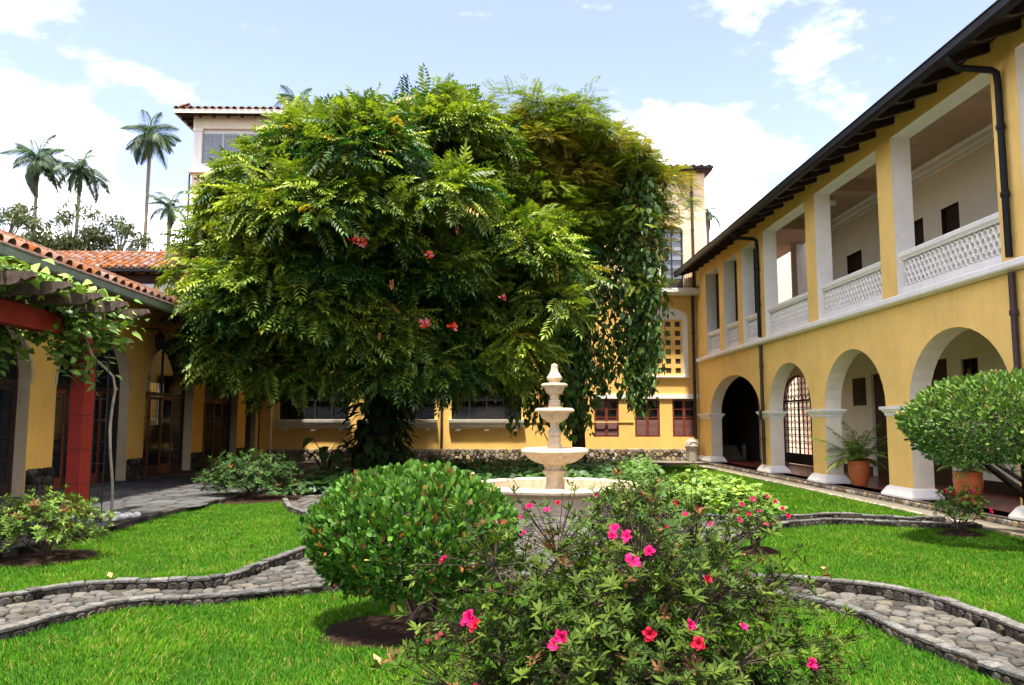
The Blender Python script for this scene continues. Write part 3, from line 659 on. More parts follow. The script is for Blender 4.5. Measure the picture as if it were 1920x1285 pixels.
for y in (15.1, 29.9):
    downpipe([(9.24, y, 9.48), (9.25, y, 9.36), (9.4, y, 9.24), (10.1, y, 9.2), (10.2, y, 9.14), (10.22, y, 8.9), (10.22, y, 5.32)], .07, 'gutter_black', rw, [(10.22, y, 8.0), (10.22, y, 6.6)])
    downpipe([(10.24, y, 5.01), (10.24, y, 2.52), (10.16, y, 2.4), (10.16, y, 2.2), (10.24, y, 2.1), (10.24, y, FL + .3)], .065, 'pipe_brown', rw, [(10.24, y, 4.2), (10.24, y, 1.4)])

# wrought iron gate
gt = thing('iron_gate', 'black wrought iron arched gate with scrollwork behind the second arch', 'gate', (XI - .05, 34.8, FL))
gx = XI + .15
def gtube(name, pts, r, parent=gt): return MB().tube(pts, r, 5).build(name, 'iron', parent)
ga = [(gx, u, z) for u, z in arc(32.95, 36.65, 3.0, 1.1, 20)]
gtube('frame', [(gx, 32.95, FL)] + ga + [(gx, 36.65, FL)], .045); gtube('frame', [(gx, 32.95, 3.0), (gx, 36.65, 3.0)], .05)
leafs = [(33.0, 34.78), (34.84, 36.6)]
for a, b in leafs:
    lf = MB().box(gx - .03, gx + .03, a, b, FL + .03, FL + .5).build('gate_leaf', 'iron', gt)
    for y in np.linspace(a + .03, b - .03, 5): gtube('bar', [(gx, y, FL + .4), (gx, y, 2.98)], .026, lf)
    for zc in np.arange(.85, 2.95, .3):
        for k in range(4):
            c = a + .03 + (b - a - .06) * (k + .5) / 4; w = (b - a) / 9
            gtube('scroll', [(gx, c + w * math.cos(t) * (1 if k % 2 else -1), FL + zc + .13 * math.sin(t)) for t in np.linspace(0, 5.4, 10)], .016, lf)
for k in range(9):
    c = 33.2 + k * .4; top = 3.0 + 1.1 * math.sqrt(max(0, 1 - ((c - 34.8) / 1.85) ** 2))
    gtube('bar', [(gx, c, 3.0), (gx, c, top)], .02)
    for zc in np.arange(3.2, top - .12, .26):
        gtube('scroll', [(gx, c + .15 * (1 - t / 7) * math.cos(t), zc + .12 * (1 - t / 7) * math.sin(t)) for t in np.linspace(0, 5.6, 10)], .016)
# picture on the corridor wall
pc = thing('picture', 'dark framed picture hanging on the arcade back wall', 'picture', (XI - .04, 28.5, 2.75))
MB().box(XI - .05, XI - .004, 28.05, 29.0, 2.65, 3.65).build('frame', 'dark_wood', pc); MB().box(XI - .056, XI - .051, 28.13, 28.92, 2.73, 3.57).build('canvas', 'room_dark', pc)
# gallery lamp
lm = thing('ceiling_lamp', 'small round lamp under the gallery ceiling', 'lamp', (12.0, 27.1, 9.9))
MB().lathe([(.05, 0), (.16, -.03), (.2, -.1), (.16, -.2), (.04, -.24)], (12, 27.1, 10.0), 16).build('shade', 'white', lm, True)

# ------------------------------------------------------------------ LEFT WING
XL = -11.95
lw = thing('tiled_wing', 'low yellow wing with arched glazed doors under a terracotta tile roof on the left', 'building', (XL, 25, 0))
mL = lambda u, z, d: (XL - d, u, z)
lo = [(16.1, 20.3), (21.5, 25.73), (26.92, 31.1), (32.3, 36.5)]
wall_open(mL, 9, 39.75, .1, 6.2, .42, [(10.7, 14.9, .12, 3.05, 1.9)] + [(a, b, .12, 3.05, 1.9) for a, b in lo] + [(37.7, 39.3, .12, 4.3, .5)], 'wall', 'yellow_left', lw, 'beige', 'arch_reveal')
for a, b in [(10.7, 14.9)] + lo:      # narrow raised moulding round each arch
    m = MB()
    for (p, q) in zip(arc(a, b, 3.05, 1.9, 24)[:-1], arc(a, b, 3.05, 1.9, 24)[1:]):
        c = (a + b) / 2; o1 = (c + (p[0] - c) * 1.05, 3.05 + (p[1] - 3.05) * 1.055); o2 = (c + (q[0] - c) * 1.05, 3.05 + (q[1] - 3.05) * 1.055)
        m.add([mL(*p, -.02), mL(*q, -.02), mL(*o2, -.02), mL(*o1, -.02)], [(0, 1, 2, 3)]); m.add([mL(*o1, -.02), mL(*o2, -.02), mL(*o2, .002), mL(*o1, .002)], [(0, 1, 2, 3)])
    m.build('arch_moulding', 'beige', lw)
    # glazed doors
    x = XL - .34
    fr = MB(); fr.box(x - .05, x + .03, a + .004, a + .11, .13, 3.1).box(x - .05, x + .03, b - .11, b - .004, .13, 3.1).box(x - .05, x + .03, a + .11, b - .11, 2.98, 3.12)
    door = fr.build('door_frame', 'dark_wood', lw)
    for p, q in zip(arc(a + .05, b - .05, 3.12, 1.8, 16)[:-1], arc(a + .05, b - .05, 3.12, 1.8, 16)[1:]):
        MB().bar((x - .01, *p), (x - .01, *q), .08, .1, up=(1, 0, 0)).build('arch_bar', 'dark_wood', door)
    n = 4
    for k in range(n):
        y0 = a + .11 + (b - a - .22) * k / n; y1 = a + .11 + (b - a - .22) * (k + 1) / n
        lf = MB().box(x - .03, x + .01, y0 + .004, y0 + .09, .13, 2.97).box(x - .03, x + .01, y1 - .09, y1 - .004, .13, 2.97).box(x - .03, x + .01, y0 + .09, y1 - .09, .13, .5).box(x - .03, x + .01, y0 + .09, y1 - .09, 2.85, 2.97).build('door_leaf', 'dark_wood' if k % 2 else 'red_wood', lw)
        MB().box(x - .012, x - .006, y0 + .09, y1 - .09, .5, 2.85).build('pane', 'glass', lf)
        for z in (1.08, 1.67, 2.26): MB().box(x - .026, x + .006, y0 + .09, y1 - .09, z - .014, z + .014).build('glazing_bar', 'dark_wood', lf)
    MB().box(x - .04, x + .02, (a + b) / 2 - .04, (a + b) / 2 + .04, 3.121, 4.86).build('mullion', 'dark_wood', lw)
    pts = arc(a + .1, b - .1, 3.125, 1.72, 18); MB().add([(x - .011, u, z) for u, z in pts], [tuple(range(len(pts)))]).build('fanlight', 'glass', lw)
    MB().box(XL - .42, XL + .12, a - .1, b + .1, .1, .17).build('threshold', 'slate', lw)
MB().box(XL - .3, XL - .26, 37.7, 39.3, .12, 4.8).build('end_door', 'dark_wood', lw)
# rubble facing at the foot of each pier
for a, b in ((14.9, 16.1), (20.3, 21.5), (25.73, 26.92), (31.1, 32.3), (36.5, 37.7)):
    bk = MB().box(XL + .001, XL + .03, a + .03, b - .03, .1, .82).build('pier_foot', 'mortar', lw)
    P = jitter_pts(a, b, .1, .85, .19, .34)
    stones('rubble_stone', P, .17, .012, .07, lambda u, v, d: (XL + .028 + d, u, v), bk, 'rubble_dark', box=(a + .01, b - .01, .1, .86), hv=.4)
# interior: floor, far wall with a barred window, side and ceiling
MB().box(-18, XL - .43, 9, 45, .05, .11).build('interior_floor', 'room_dark', lw)
mB = lambda u, z, d: (-17.8 - d, u, z)
wall_open(mB, 9, 45, .12, 5.4, .3, [(40.6, 42.3, 1.9, 4.1, 0)], 'interior_wall', 'room_dark', lw, 'white', 'window_reveal')
bw = MB().box(-17.85, -17.83, 41.42, 41.46, 1.9, 4.1).build('barred_window', 'iron', lw)
for k in range(9): MB().box(-17.86, -17.82, 40.68 + k * .19, 40.71 + k * .19, 1.9, 4.1).build('bar', 'iron', bw)
MB().box(-17.8, XL - .43, 45, 45.2, .1, 5.4).box(-17.8, XL - .43, 8.8, 9, .1, 5.4).build('end_wall', 'room_dark', lw)
MB().box(-18.1, XL - .43, 8.8, 45.2, 5.4, 5.5).build('interior_ceiling', 'room_dark', lw)
MB().box(XL - .42, XL - .3, 39.76, 45.1, .1, 5.4).build('rear_wall', 'room_dark', lw)
# roof with barrel tiles
SL = math.tan(R(21.8)); RZ = 5.74
rl = MB().add([(-10.2, 9, RZ), (-10.2, 39.7, RZ), (-18.5, 39.7, RZ + 8.3 * SL), (-18.5, 9, RZ + 8.3 * SL), (-10.2, 9, RZ - .07), (-10.2, 39.7, RZ - .07), (-18.5, 39.7, RZ + 8.3 * SL - .07), (-18.5, 9, RZ + 8.3 * SL - .07)],
    [(0, 1, 2, 3), (7, 6, 5, 4), (4, 5, 1, 0), (5, 6, 2, 1), (6, 7, 3, 2), (7, 4, 0, 3)]).build('roof', 'terracotta', lw)
ms = []; yy = 12.2
while yy < 39.6:
    for r_ in range(15):
        ms.append(slope_mat((-10.08 - .43 * r_ * math.cos(R(21.8)), yy + random.uniform(-.02, .02), RZ + .035 + .43 * r_ * math.sin(R(21.8)) + random.uniform(-.006, .012) - .05 * math.cos(R(21.8))), (0, 1, 0), (-math.cos(R(21.8)), 0, math.sin(R(21.8)))))
    yy += .44
pieces('roof_tile', TILE_R, ms, rl, 'terracotta')
strip([(a_, z_ - .24) for a_, z_ in [(0, 5.70), (.02, 5.66), (.13, 5.66), (.16, 5.70), (.165, 5.86), (.185, 5.89), (.15, 5.89), (.14, 5.70), (.02, 5.70), (0.01, 5.86)]], 9, 39.6, -10.2, 'gutter', 'gutter_green', lw)
y = 9.5
while y < 39.5:
    MB().prism([(-10.22, 5.5), (-10.22, 5.63), (-12.0, 5.63 + 1.78 * SL), (-12.0, 5.45 + 1.78 * SL)], lambda u, v, d: (u, d, v), y - .05, y + .05).build('rafter', 'dark_wood', lw); y += .9
# lantern on the wall
ln = thing('wall_lantern', 'dark iron lantern hanging from a bracket on the shaded left wall', 'lantern', (XL + .5, 26.4, 4.7))
MB().tube([(XL, 26.4, 5.15), (XL + .3, 26.4, 5.18), (XL + .62, 26.4, 5.16), (XL + .62, 26.4, 5.05)], .025, 6).build('bracket', 'iron', ln)
MB().lathe([(.02, .36), (.05, .32), (.19, .2), (.2, .17)], (XL + .62, 26.4, 4.72), 6).build('cap', 'iron', ln)
c_ = MB().lathe([(.10, -.2), (.155, .17)], (XL + .62, 26.4, 4.72), 6).build('cage', 'glass', ln)
for k in range(6):
    a = k * math.pi / 3; MB().tube([(XL + .62 + .105 * math.cos(a), 26.4 + .105 * math.sin(a), 4.52), (XL + .62 + .16 * math.cos(a), 26.4 + .16 * math.sin(a), 4.89)], .013, 4).build('bar', 'iron', c_)
MB().lathe([(.02, -.3), (.06, -.24), (.11, -.2)], (XL + .62, 26.4, 4.72), 6).build('finial', 'iron', ln)

# person inside, seen dark against the barred window
pv = {'pelvis': (0, 0, .95, .15), 'waist': (0, 0, 1.12, .13), 'chest': (0, .01, 1.36, .16), 'neck': (0, 0, 1.52, .06), 'head0': (0, -.01, 1.62, .09), 'head1': (0, -.01, 1.74, .085),
      'shl': (-.19, 0, 1.44, .065), 'ell': (-.25, -.03, 1.16, .05), 'wrl': (-.2, -.2, 1.0, .036), 'shr': (.19, 0, 1.44, .065), 'elr': (.25, -.03, 1.16, .05), 'wrr': (.2, -.2, 1.0, .036),
      'hpl': (-.1, 0, .88, .105), 'knl': (-.11, -.02, .48, .07), 'anl': (-.11, .02, .1, .045), 'tol': (-.12, -.14, .045, .035), 'hpr': (.1, 0, .88, .105), 'knr': (.11, -.02, .48, .07), 'anr': (.11, .02, .1, .045), 'tor': (.12, -.14, .045, .035)}
pe = [('pelvis', 'waist'), ('waist', 'chest'), ('chest', 'neck'), ('neck', 'head0'), ('head0', 'head1'), ('chest', 'shl'), ('shl', 'ell'), ('ell', 'wrl'), ('chest', 'shr'), ('shr', 'elr'), ('elr', 'wrr'), ('pelvis', 'hpl'), ('hpl', 'knl'), ('knl', 'anl'), ('anl', 'tol'), ('pelvis', 'hpr'), ('hpr', 'knr'), ('knr', 'anr'), ('anr', 'tor')]
px, py, pz = -14.3, 33.6, .12; ks = list(pv); me = bpy.data.meshes.new('person')
me.from_pydata([(px + v[0], py + v[1], pz + v[2] * 1.02) for v in pv.values()], [(ks.index(a), ks.index(b)) for a, b in pe], [])
person = bpy.data.objects.new('person', me); COL.objects.link(person); me.materials.append(MATS['silhouette_dark'])
sk = person.modifiers.new('skin', 'SKIN'); person.modifiers.new('sub', 'SUBSURF').levels = 2; person.modifiers['sub'].render_levels = 2
for i, v in enumerate(pv.values()): me.skin_vertices[0].data[i].radius = (v[3], v[3]); me.skin_vertices[0].data[i].use_root = (i == 0)
tag(person, 'person as a dark silhouette standing inside behind the arched glass doors', 'person')

# ------------------------------------------------------------------ BACK BUILDING
YB = 39.8
bb = thing('back_building', 'yellow building closing the far side of the courtyard behind the big tree', 'building', (0, YB, 0))
mK = lambda u, z, d: (u, YB + d, z)
wins = [(-10.9, -7.45, 2.18, 4.4, 0), (-6.6, -3.1, 2.18, 4.4, 0), (-2.25, 1.3, 2.18, 4.4, 0)]
shut = [(5.0, 6.25, 1.3, 3.22, 0), (7.08, 8.35, 1.3, 3.22, 0), (9.0, 10.2, 1.3, 3.22, 0)]
lat = (7.35, 9.85, 4.75, 7.35, .45)
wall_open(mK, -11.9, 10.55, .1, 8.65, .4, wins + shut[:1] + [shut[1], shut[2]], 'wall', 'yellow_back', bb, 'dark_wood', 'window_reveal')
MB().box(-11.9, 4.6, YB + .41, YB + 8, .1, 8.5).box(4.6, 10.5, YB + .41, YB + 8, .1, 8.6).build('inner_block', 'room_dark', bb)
for a, b, s, t, _ in wins:
    x0, x1 = a - .12, b + .12
    sl = MB(); n = 7; prof = [(0, 1.74), (-.08, 1.74), (-.10, 1.85), (-.17, 1.89), (-.18, 1.99), (-.26, 2.03), (-.28, 2.17), (0, 2.175)]
    V = [(x, YB + d - .001, z) for x in (x0, x1) for d, z in prof]; k = len(prof)
    so = sl.add(V, [(i, k + i, k + (i + 1) % k, (i + 1) % k) for i in range(k)] + [tuple(range(k)), tuple(range(2 * k - 1, k - 1, -1))]).build('window_sill', 'white', bb)
    for f in (.12, .5, .88): MB().box(x0 + (x1 - x0) * f - .12, x0 + (x1 - x0) * f + .12, YB - .16, YB - .002, 1.62, 1.738).build('sill_bracket', 'white', so)
    gl = MB().box(a + .05, b - .05, YB + .22, YB + .23, s + .02, t - .05).build('window_pane', 'glass', bb)
    for f in np.linspace(0, 1, 5): MB().box(a + (b - a - .07) * f, a + (b - a - .07) * f + .07, YB + .15, YB + .21, s, t).build('glazing_bar', 'dark_wood', gl)
    MB().box(a, b, YB + .14, YB + .209, s + .95, s + 1.0).build('glazing_bar', 'dark_wood', gl)
for a, b, s, t, _ in shut:
    w = MB().box(a + .004, a + .1, YB + .06, YB + .14, s, t).box(b - .1, b - .004, YB + .06, YB + .14, s, t).box(a + .1, b - .1, YB + .06, YB + .14, s, s + .1).box(a + .1, b - .1, YB + .06, YB + .14, t - .1, t - .001).build('shuttered_window', 'red_wood', bb)
    c = (a + b) / 2; MB().box(c - .07, c + .07, YB + .05, YB + .139, s + .1, t - .1).build('meeting_rail', 'red_wood', w)
    for u0, u1 in ((a + .1, c - .07), (c + .07, b - .1)):
        MB().box(u0, u1, YB + .12, YB + .13, s + 1.0, t - .1).build('pane', 'glass', w)
        for z in (s + .95, s + 1.37): MB().box(u0, u1, YB + .065, YB + .118, z, z + .06).build('rail', 'red_wood', w)
        for k in range(14): MB().add([(u0, YB + .08, s + .12 + k * .059), (u1, YB + .08, s + .12 + k * .059), (u1, YB + .12, s + .175 + k * .059), (u0, YB + .12, s + .175 + k * .059)], [(0, 1, 2, 3)]).build('shutter_slat', 'red_wood', w)
MB().box(4.8, 10.35, YB - .07, YB - .002, 3.235, 3.47).build('header_band', 'white', bb)
MB().box(1.55, 7.0, YB - .035, YB - .002, 2.02, 2.07).build('string_course', 'yellow_back', bb)
# rubble plinth
pl = MB().box(-11.5, 10.2, YB - .05, YB - .002, .1, .66).build('plinth', 'mortar', bb)
P = jitter_pts(-11.4, 10.1, .1, .70, .235, .36)
stones('plinth_stone', P, .21, .014, .10, lambda u, v, d: (u, YB - .045 - d, v), pl, 'rubble', box=(-11.45, 10.15, .1, .72), limit=290, hv=.5, flip=True)
# pierced lattice window
lt = MB(); pts = [(lat[0], lat[2] - .32)] + [(p[0], p[1]) for p in arc(lat[0], lat[1], 7.35, .5, 14)] + [(lat[1], lat[2] - .32)]
ins = [(lat[0] + .27, lat[2] - .04), (lat[0] + .27, 7.3), (lat[1] - .27, 7.3), (lat[1] - .27, lat[2] - .04)]
def plate(m, poly, y0, y1): m.prism(poly, lambda u, v, d: (u, d, v), y0, y1)
sr = MB(); mid = 7.3
plate(sr, [(lat[0], 4.43), (lat[0] + .27, 4.43), (lat[0] + .27, mid), (lat[0], mid)], YB - .07, YB - .002)
plate(sr, [(lat[1] - .27, 4.43), (lat[1], 4.43), (lat[1], mid), (lat[1] - .27, mid)], YB - .07, YB - .002)
plate(sr, [(lat[0], mid + .001)] + [(p[0], p[1]) for p in arc(lat[0], lat[1], mid + .12, .5, 14)] + [(lat[1], mid + .001)], YB - .07, YB - .002)
plate(sr, [(lat[0] - .06, 4.32), (lat[1] + .06, 4.32), (lat[1] + .06, 4.429), (lat[0] - .06, 4.429)], YB - .12, YB - .002)
so = sr.build('lattice_surround', 'white', bb)
MB().box(lat[0] + .27, lat[1] - .27, YB - .01, YB - .003, 4.43, mid).build('lattice_shade', 'room_dark', bb)  # dark sheet on the solid wall stands in for shade in the holes
x0, x1, z0, z1 = lat[0] + .27, lat[1] - .27, 4.43, mid; nx, nz = 4, 6; hw = .27
la = MB(); pxs = (x1 - x0) / nx; pzs = (z1 - z0) / nz
for k in range(nx + 1):
    c = x0 + k * pxs; a, b = max(x0, c - (pxs - hw) / 2), min(x1, c + (pxs - hw) / 2); MB().box(a, b, YB - .05, YB - .012, z0, z1).build('lattice_bar', 'yellow_back', so)
for k in range(nz + 1):
    c = z0 + k * pzs; a, b = max(z0, c - (pzs - hw) / 2), min(z1, c + (pzs - hw) / 2)
    for j in range(nx):
        u0 = x0 + j * pxs + (pxs - hw) / 2; MB().box(u0, u0 + hw, YB - .047, YB - .013, a, b).build('lattice_bar', 'yellow_back', so)
# upper block on the right
up = thing('upper_tower_block', 'pale peach upper storey with a glazed balcony door above the far right corner', 'building', (8, YB, 8.65))
mU = lambda u, z, d: (u, YB + d, z)
wall_open(mU, 3.6, 10.95, 8.655, 15.1, .4, [(8.55, 9.75, 8.9, 12.0, .25)], 'wall', 'peach', up, 'white', 'door_reveal')
MB().box(10.55, 10.95, YB + .41, YB + 7, 8.655, 15.1).build('side_wall', 'peach', up); MB().box(3.6, 4.0, YB + .41, YB + 7, 8.655, 15.1).build('side_wall', 'peach', up)
MB().box(4.01, 10.54, YB + .9, YB + 1.0, 8.655, 15.1).build('room_back', 'blind', up)
MB().box(3.2, 11.25, YB - .45, YB + 7.4, 15.1, 15.2).build('roof_slab', 'soffit', up); 
MB().box(3.15, 11.3, YB - .5, YB - .38, 15.2, 15.34).build('gutter', 'gutter_black', up)
ms = []
for k in range(20): ms.append(slope_mat((3.3 + k * .41, YB - .42, 15.3), (1, 0, 0), (0, 1, .3)))
pieces('roof_tile', TILE_O, ms, up, 'terracotta_old')
gd = MB()
for u in (8.58, 9.12, 9.66): gd.box(u, u + .06, YB + .12, YB + .18, 8.9, 12.0)
for k in range(7): gd.box(8.64, 9.66, YB + .125, YB + .175, 8.92 + k * .5, 8.96 + k * .5)
dd = gd.build('balcony_door', 'iron', up); MB().box(8.6, 9.7, YB + .19, YB + .2, 8.9, 12.1).build('pane', 'glass_pale', dd); MB().box(8.56, 9.74, YB + .10, YB + .119, 8.9, 9.3).build('kick_panel', 'dark_wood', dd)
bs = MB().box(7.9, 10.32, YB - .85, YB - .002, 8.62, 8.82).build('balcony_slab', 'white', up)
MB().box(7.9, 10.32, YB - .80, YB - .003, 8.55, 8.618).build('slab_moulding', 'white', bs)
for z in (8.92, 9.85): MB().tube([(7.95, YB - .02, z), (7.95, YB - .8, z), (10.28, YB - .8, z), (10.28, YB - .02, z)], .022, 5).build('rail', 'iron', bs)
for x in np.arange(7.95, 10.3, .115): MB().tube([(x, YB - .8, 8.82), (x, YB - .8, 9.85)], .012, 4).build('baluster', 'iron', bs)
for x in np.arange(8.1, 10.2, .46): MB().tube([(x + .11 * math.sin(t), YB - .815, 9.38 + .3 * math.cos(t * .5) ) for t in np.linspace(0, 6.28, 12)], .012, 4).build('scroll', 'iron', bs)
downpipe([(10.22, YB - .1, 15.1), (10.22, YB - .1, 8.85)], .075, 'pipe_brown', up, [(10.22, YB - .1, 12), (10.22, YB - .1, 14)])
downpipe([(10.14, YB - .12, 8.5), (10.14, YB - .12, .75)], .075, 'pipe_brown', bb, [(10.14, YB - .12, 6.6), (10.14, YB - .12, 4)])
downpipe([(-2.75, YB - .08, 8.5), (-2.75, YB - .08, .72)], .055, 'pipe_brown', bb)
downpipe([(-11.3, YB - .12, 5.6), (-11.3, YB - .12, .12)], .05, 'cream', bb)
# gable piece behind the right wing's eaves
gb = thing('gable_parapet', 'small yellow parapet with a tile coping above the far end of the arcade roof', 'parapet', (11.4, 39, 9.8))
MB().prism([(10.45, 9.7), (12.6, 9.7), (12.6, 11.2), (11.3, 11.35), (10.45, 10.7)], lambda u, v, d: (u, d, v), 39.15, 39.45).build('wall', 'peach', gb)
MB().prism([(10.35, 10.66), (10.35, 10.76), (11.28, 11.5), (12.7, 11.33), (12.7, 11.21), (11.3, 11.37)], lambda u, v, d: (u, d, v), 39.05, 39.55).build('coping', 'terracotta', gb)
# middle roof hidden behind the tree
MB().add([(-11.9, YB - .4, 8.66), (3.5, YB - .4, 8.66), (3.5, YB + 5, 10.4), (-11.9, YB + 5, 10.4), (-11.9, YB + 8, 8.7), (3.5, YB + 8, 8.7)], [(0, 1, 2, 3), (3, 2, 5, 4), (0, 3, 4), (1, 5, 2)]).build('roof', 'terracotta', bb)

# far left house with tiled roof
fh = thing('tiled_house', 'house with an orange tiled roof seen above the left wing', 'house', (-19, 42, 0))
MB().box(-26, -12.5, 42.6, 48.5, 0, 10.2).build('wall', 'yellow_back', fh)
for x in (-24.4, -22.4, -20.4, -18.4):
    w = MB().box(x, x + 1.7, 42.52, 42.597, 7.0, 9.55).build('window', 'window_frame', fh); MB().box(x + .2, x + 1.5, 42.5, 42.519, 7.0, 9.35).build('pane', 'yellow', w)
MB().box(-26.2, -12.3, 42.5, 42.598, 9.56, 10.1).build('frieze', 'soffit', fh)
rr = MB().add([(-26.4, 41.95, 10.30), (-12.3, 41.95, 10.30), (-12.3, 45.3, 11.82), (-26.4, 45.3, 11.82), (-12.3, 48.9, 10.3), (-26.4, 48.9, 10.3), (-26.4, 41.95, 10.22), (-12.3, 41.95, 10.22), (-12.3, 45.3, 11.7), (-26.4, 45.3, 11.7)],
    [(0, 1, 2, 3), (3, 2, 4, 5), (0, 6, 7, 1), (6, 9, 8, 7)]).build('roof', 'terracotta', fh)
MB().box(-26.4, -12.3, 41.82, 41.94, 10.12, 10.30).build('gutter', 'gutter_black', fh)
ms = []; x = -25.6; sl_ = math.atan2(1.52, 3.35)
while x < -12.5:
    for r_ in range(9): ms.append(slope_mat((x + random.uniform(-.02, .02), 41.85 + .42 * r_ * math.cos(sl_), 10.31 + .42 * r_ * math.sin(sl_) + random.uniform(-.01, .015)), (1, 0, 0), (0, math.cos(sl_), math.sin(sl_))))
    x += .40
pieces('roof_tile', TILE_R, ms, rr, 'terracotta', 290)
for x in np.arange(-26.2, -12.4, .45): obj('ridge_tile', TILE_R, rr, Matrix.Translation((x, 45.3, 11.86)) @ Matrix.Rotation(-math.pi / 2, 4, 'Z'))
x = -25.5
while x < -12.6: MB().box(x, x + .14, 41.96, 42.5, 10.08, 10.2).build('rafter', 'dark_wood', fh); x += .8

# tower
tw = thing('lookout_tower', 'square peach tower with a glazed lookout room and tiled hip roof', 'tower', (-15, 46, 0))
T0, T1, U0, U1 = -17.5, -11.9, 44.1, 49.5
MB().box(T0, T1, U0, U1, 0, 16.3).build('shaft', 'peach', tw)
MB().box(T0 - .22, T1 + .22, U0 - .22, U1 + .22, 16.3, 16.46).box(T0 - .12, T1 + .12, U0 - .12, U1 + .12, 16.46, 16.62).box(T0 - .05, T1 + .05, U0 - .05, U1 + .05, 16.62, 16.85).build('cornice', 'white', tw)
for x, y in ((T0, U0), (T1 - .45, U0), (T0, U1 - .45), (T1 - .45, U1 - .45)):
    c = MB().box(x, x + .45, y, y + .45, 16.851, 18.95).build('corner_post', 'white', tw); MB().box(x - .06, x + .51, y - .06, y + .51, 18.8, 18.949).build('capital', 'white', c)
MB().box(T0 - .04, T1 + .04, U0 - .04, U1 + .04, 18.951, 19.7).build('frieze', 'cream', tw)
MB().box(T0 + .6, T1 - .6, U0 + .6, U1 - .6, 16.86, 18.94).build('lookout_room', 'blind', tw)
wf = MB().box(T0 + .451, T1 - .451, U0 + .16, U0 + .22, 16.86, 16.94).box(T0 + .451, T1 - .451, U0 + .16, U0 + .22, 18.7, 18.93).build('window', 'window_frame', tw)
for k in range(1, 4): MB().box(T0 + .45 + (T1 - T0 - .9) * k / 4 - .03, T0 + .45 + (T1 - T0 - .9) * k / 4 + .03, U0 + .15, U0 + .225, 16.94, 18.7).build('mullion', 'window_frame', wf)
for k in range(4):
    a = T0 + .45 + (T1 - T0 - .9) * k / 4; pn = MB().box(a + .035, a + (T1 - T0 - .9) / 4 - .035, U0 + .18, U0 + .19, 16.94, 18.7).build('pane', 'glass_pale', wf)
for k in range(22): MB().box(T0 + .5 + k * .21, T0 + .515 + k * .21, U0 + .14, U0 + .148, 16.94, 18.7).build('grille_bar', 'blind', wf)
for k in range(8): MB().box(T0 + .46, T1 - .46, U0 + .125, U0 + .133, 17.05 + k * .22, 17.062 + k * .22).build('grille_bar', 'blind', wf)
rz = 19.75; cx, cy = (T0 + T1) / 2, (U0 + U1) / 2; o_ = .85
rt_ = MB().add([(T0 - o_, U0 - o_, rz), (T1 + o_, U0 - o_, rz), (T1 + o_, U1 + o_, rz), (T0 - o_, U1 + o_, rz), (cx, cy, rz + 1.2), (T0 - o_, U0 - o_, rz - .05), (T1 + o_, U0 - o_, rz - .05), (T1 + o_, U1 + o_, rz - .05), (T0 - o_, U1 + o_, rz - .05)],
    [(0, 1, 4), (1, 2, 4), (2, 3, 4), (3, 0, 4), (8, 7, 6, 5), (0, 5, 6, 1), (1, 6, 7, 2), (2, 7, 8, 3), (3, 8, 5, 0)]).build('roof', 'soffit', tw)
MB().box(T0 - o_ - .02, T1 + o_ + .02, U0 - o_ - .03, U0 - o_ - .005, rz - .2, rz + .03).build('fascia', 'cream', tw)
MB().box(T0 - o_ - .03, T0 - o_ - .005, U0 - o_, U1 + o_, rz - .2, rz + .03).build('fascia', 'cream', tw)
ms = []
for k in range(18): ms += [slope_mat((T0 - o_ + .15 + k * .41, U0 - o_ - .06 + .4 * r_, rz + .05 + .15 * r_), (1, 0, 0), (0, 1, .36)) for r_ in range(2)]
for k in range(18): ms += [slope_mat((T0 - o_ - .06 + .4 * r_, U0 - o_ + .15 + k * .41, rz + .05 + .15 * r_), (0, -1, 0), (1, 0, .36)) for r_ in range(2)]
pieces('roof_tile', TILE_O, ms, rt_, 'terracotta_old')
for x in np.arange(T0 - .5, T1 + .6, .8): MB().box(x, x + .12, U0 - o_, U0 - .05, rz - .17, rz - .052).build('rafter', 'dark_wood', tw)
for y in np.arange(U0 - .5, U1 + .6, .8): MB().box(T0 - o_, T0 - .05, y, y + .12, rz - .17, rz - .052).build('rafter', 'dark_wood', tw)
downpipe([(T0 - .12, U0 - .1, 16.2), (T0 - .12, U0 - .1, 11)], .05, 'iron', tw)

# ================================================================== PERGOLA
pg = thing('red_pergola', 'red painted pergola post and beam carrying weathered wooden rafters', 'pergola', (-8.45, 16.0, .1))
a = .23
MB().box(-8.78, -8.48, 16.3, 16.74, .1, 3.75).build('post', 'red_post', pg, bevel=.015)
for z in (.78, 1.48, 2.18, 2.88): MB().box(-8.783, -8.477, 16.297, 16.743, z, z + .012).build('joint_line', 'soffit', pg)
MB().prism([(8.5, 3.76), (8.5, 4.15), (17.5, 4.15), (17.5, 4.0), (17.4, 3.95), (17.47, 3.86), (17.37, 3.78), (17.2, 3.76)], lambda u, v, d: (d, u, v), -8.77, -8.49).build('beam', 'red_post', pg)
for i, y in enumerate((16.15, 15.15, 14.15, 13.1, 12.1, 11.0, 10.0)):
    e = -7.2 + random.uniform(-.06, .06); ty = random.uniform(-.03, .03)
    prof = [(-11.9, 4.16), (-11.9, 4.4), (e, 4.38), (e + .03, 4.30), (e - .1, 4.24), (e - .16, 4.27), (e - .2, 4.2), (e - .34, 4.16)]
    MB().prism([(u, v + ty * (u + 11.9) * .1) for u, v in prof], lambda u, v, d: (u, d, v), y - .06, y + .06).build('rafter', 'weathered_wood', pg)
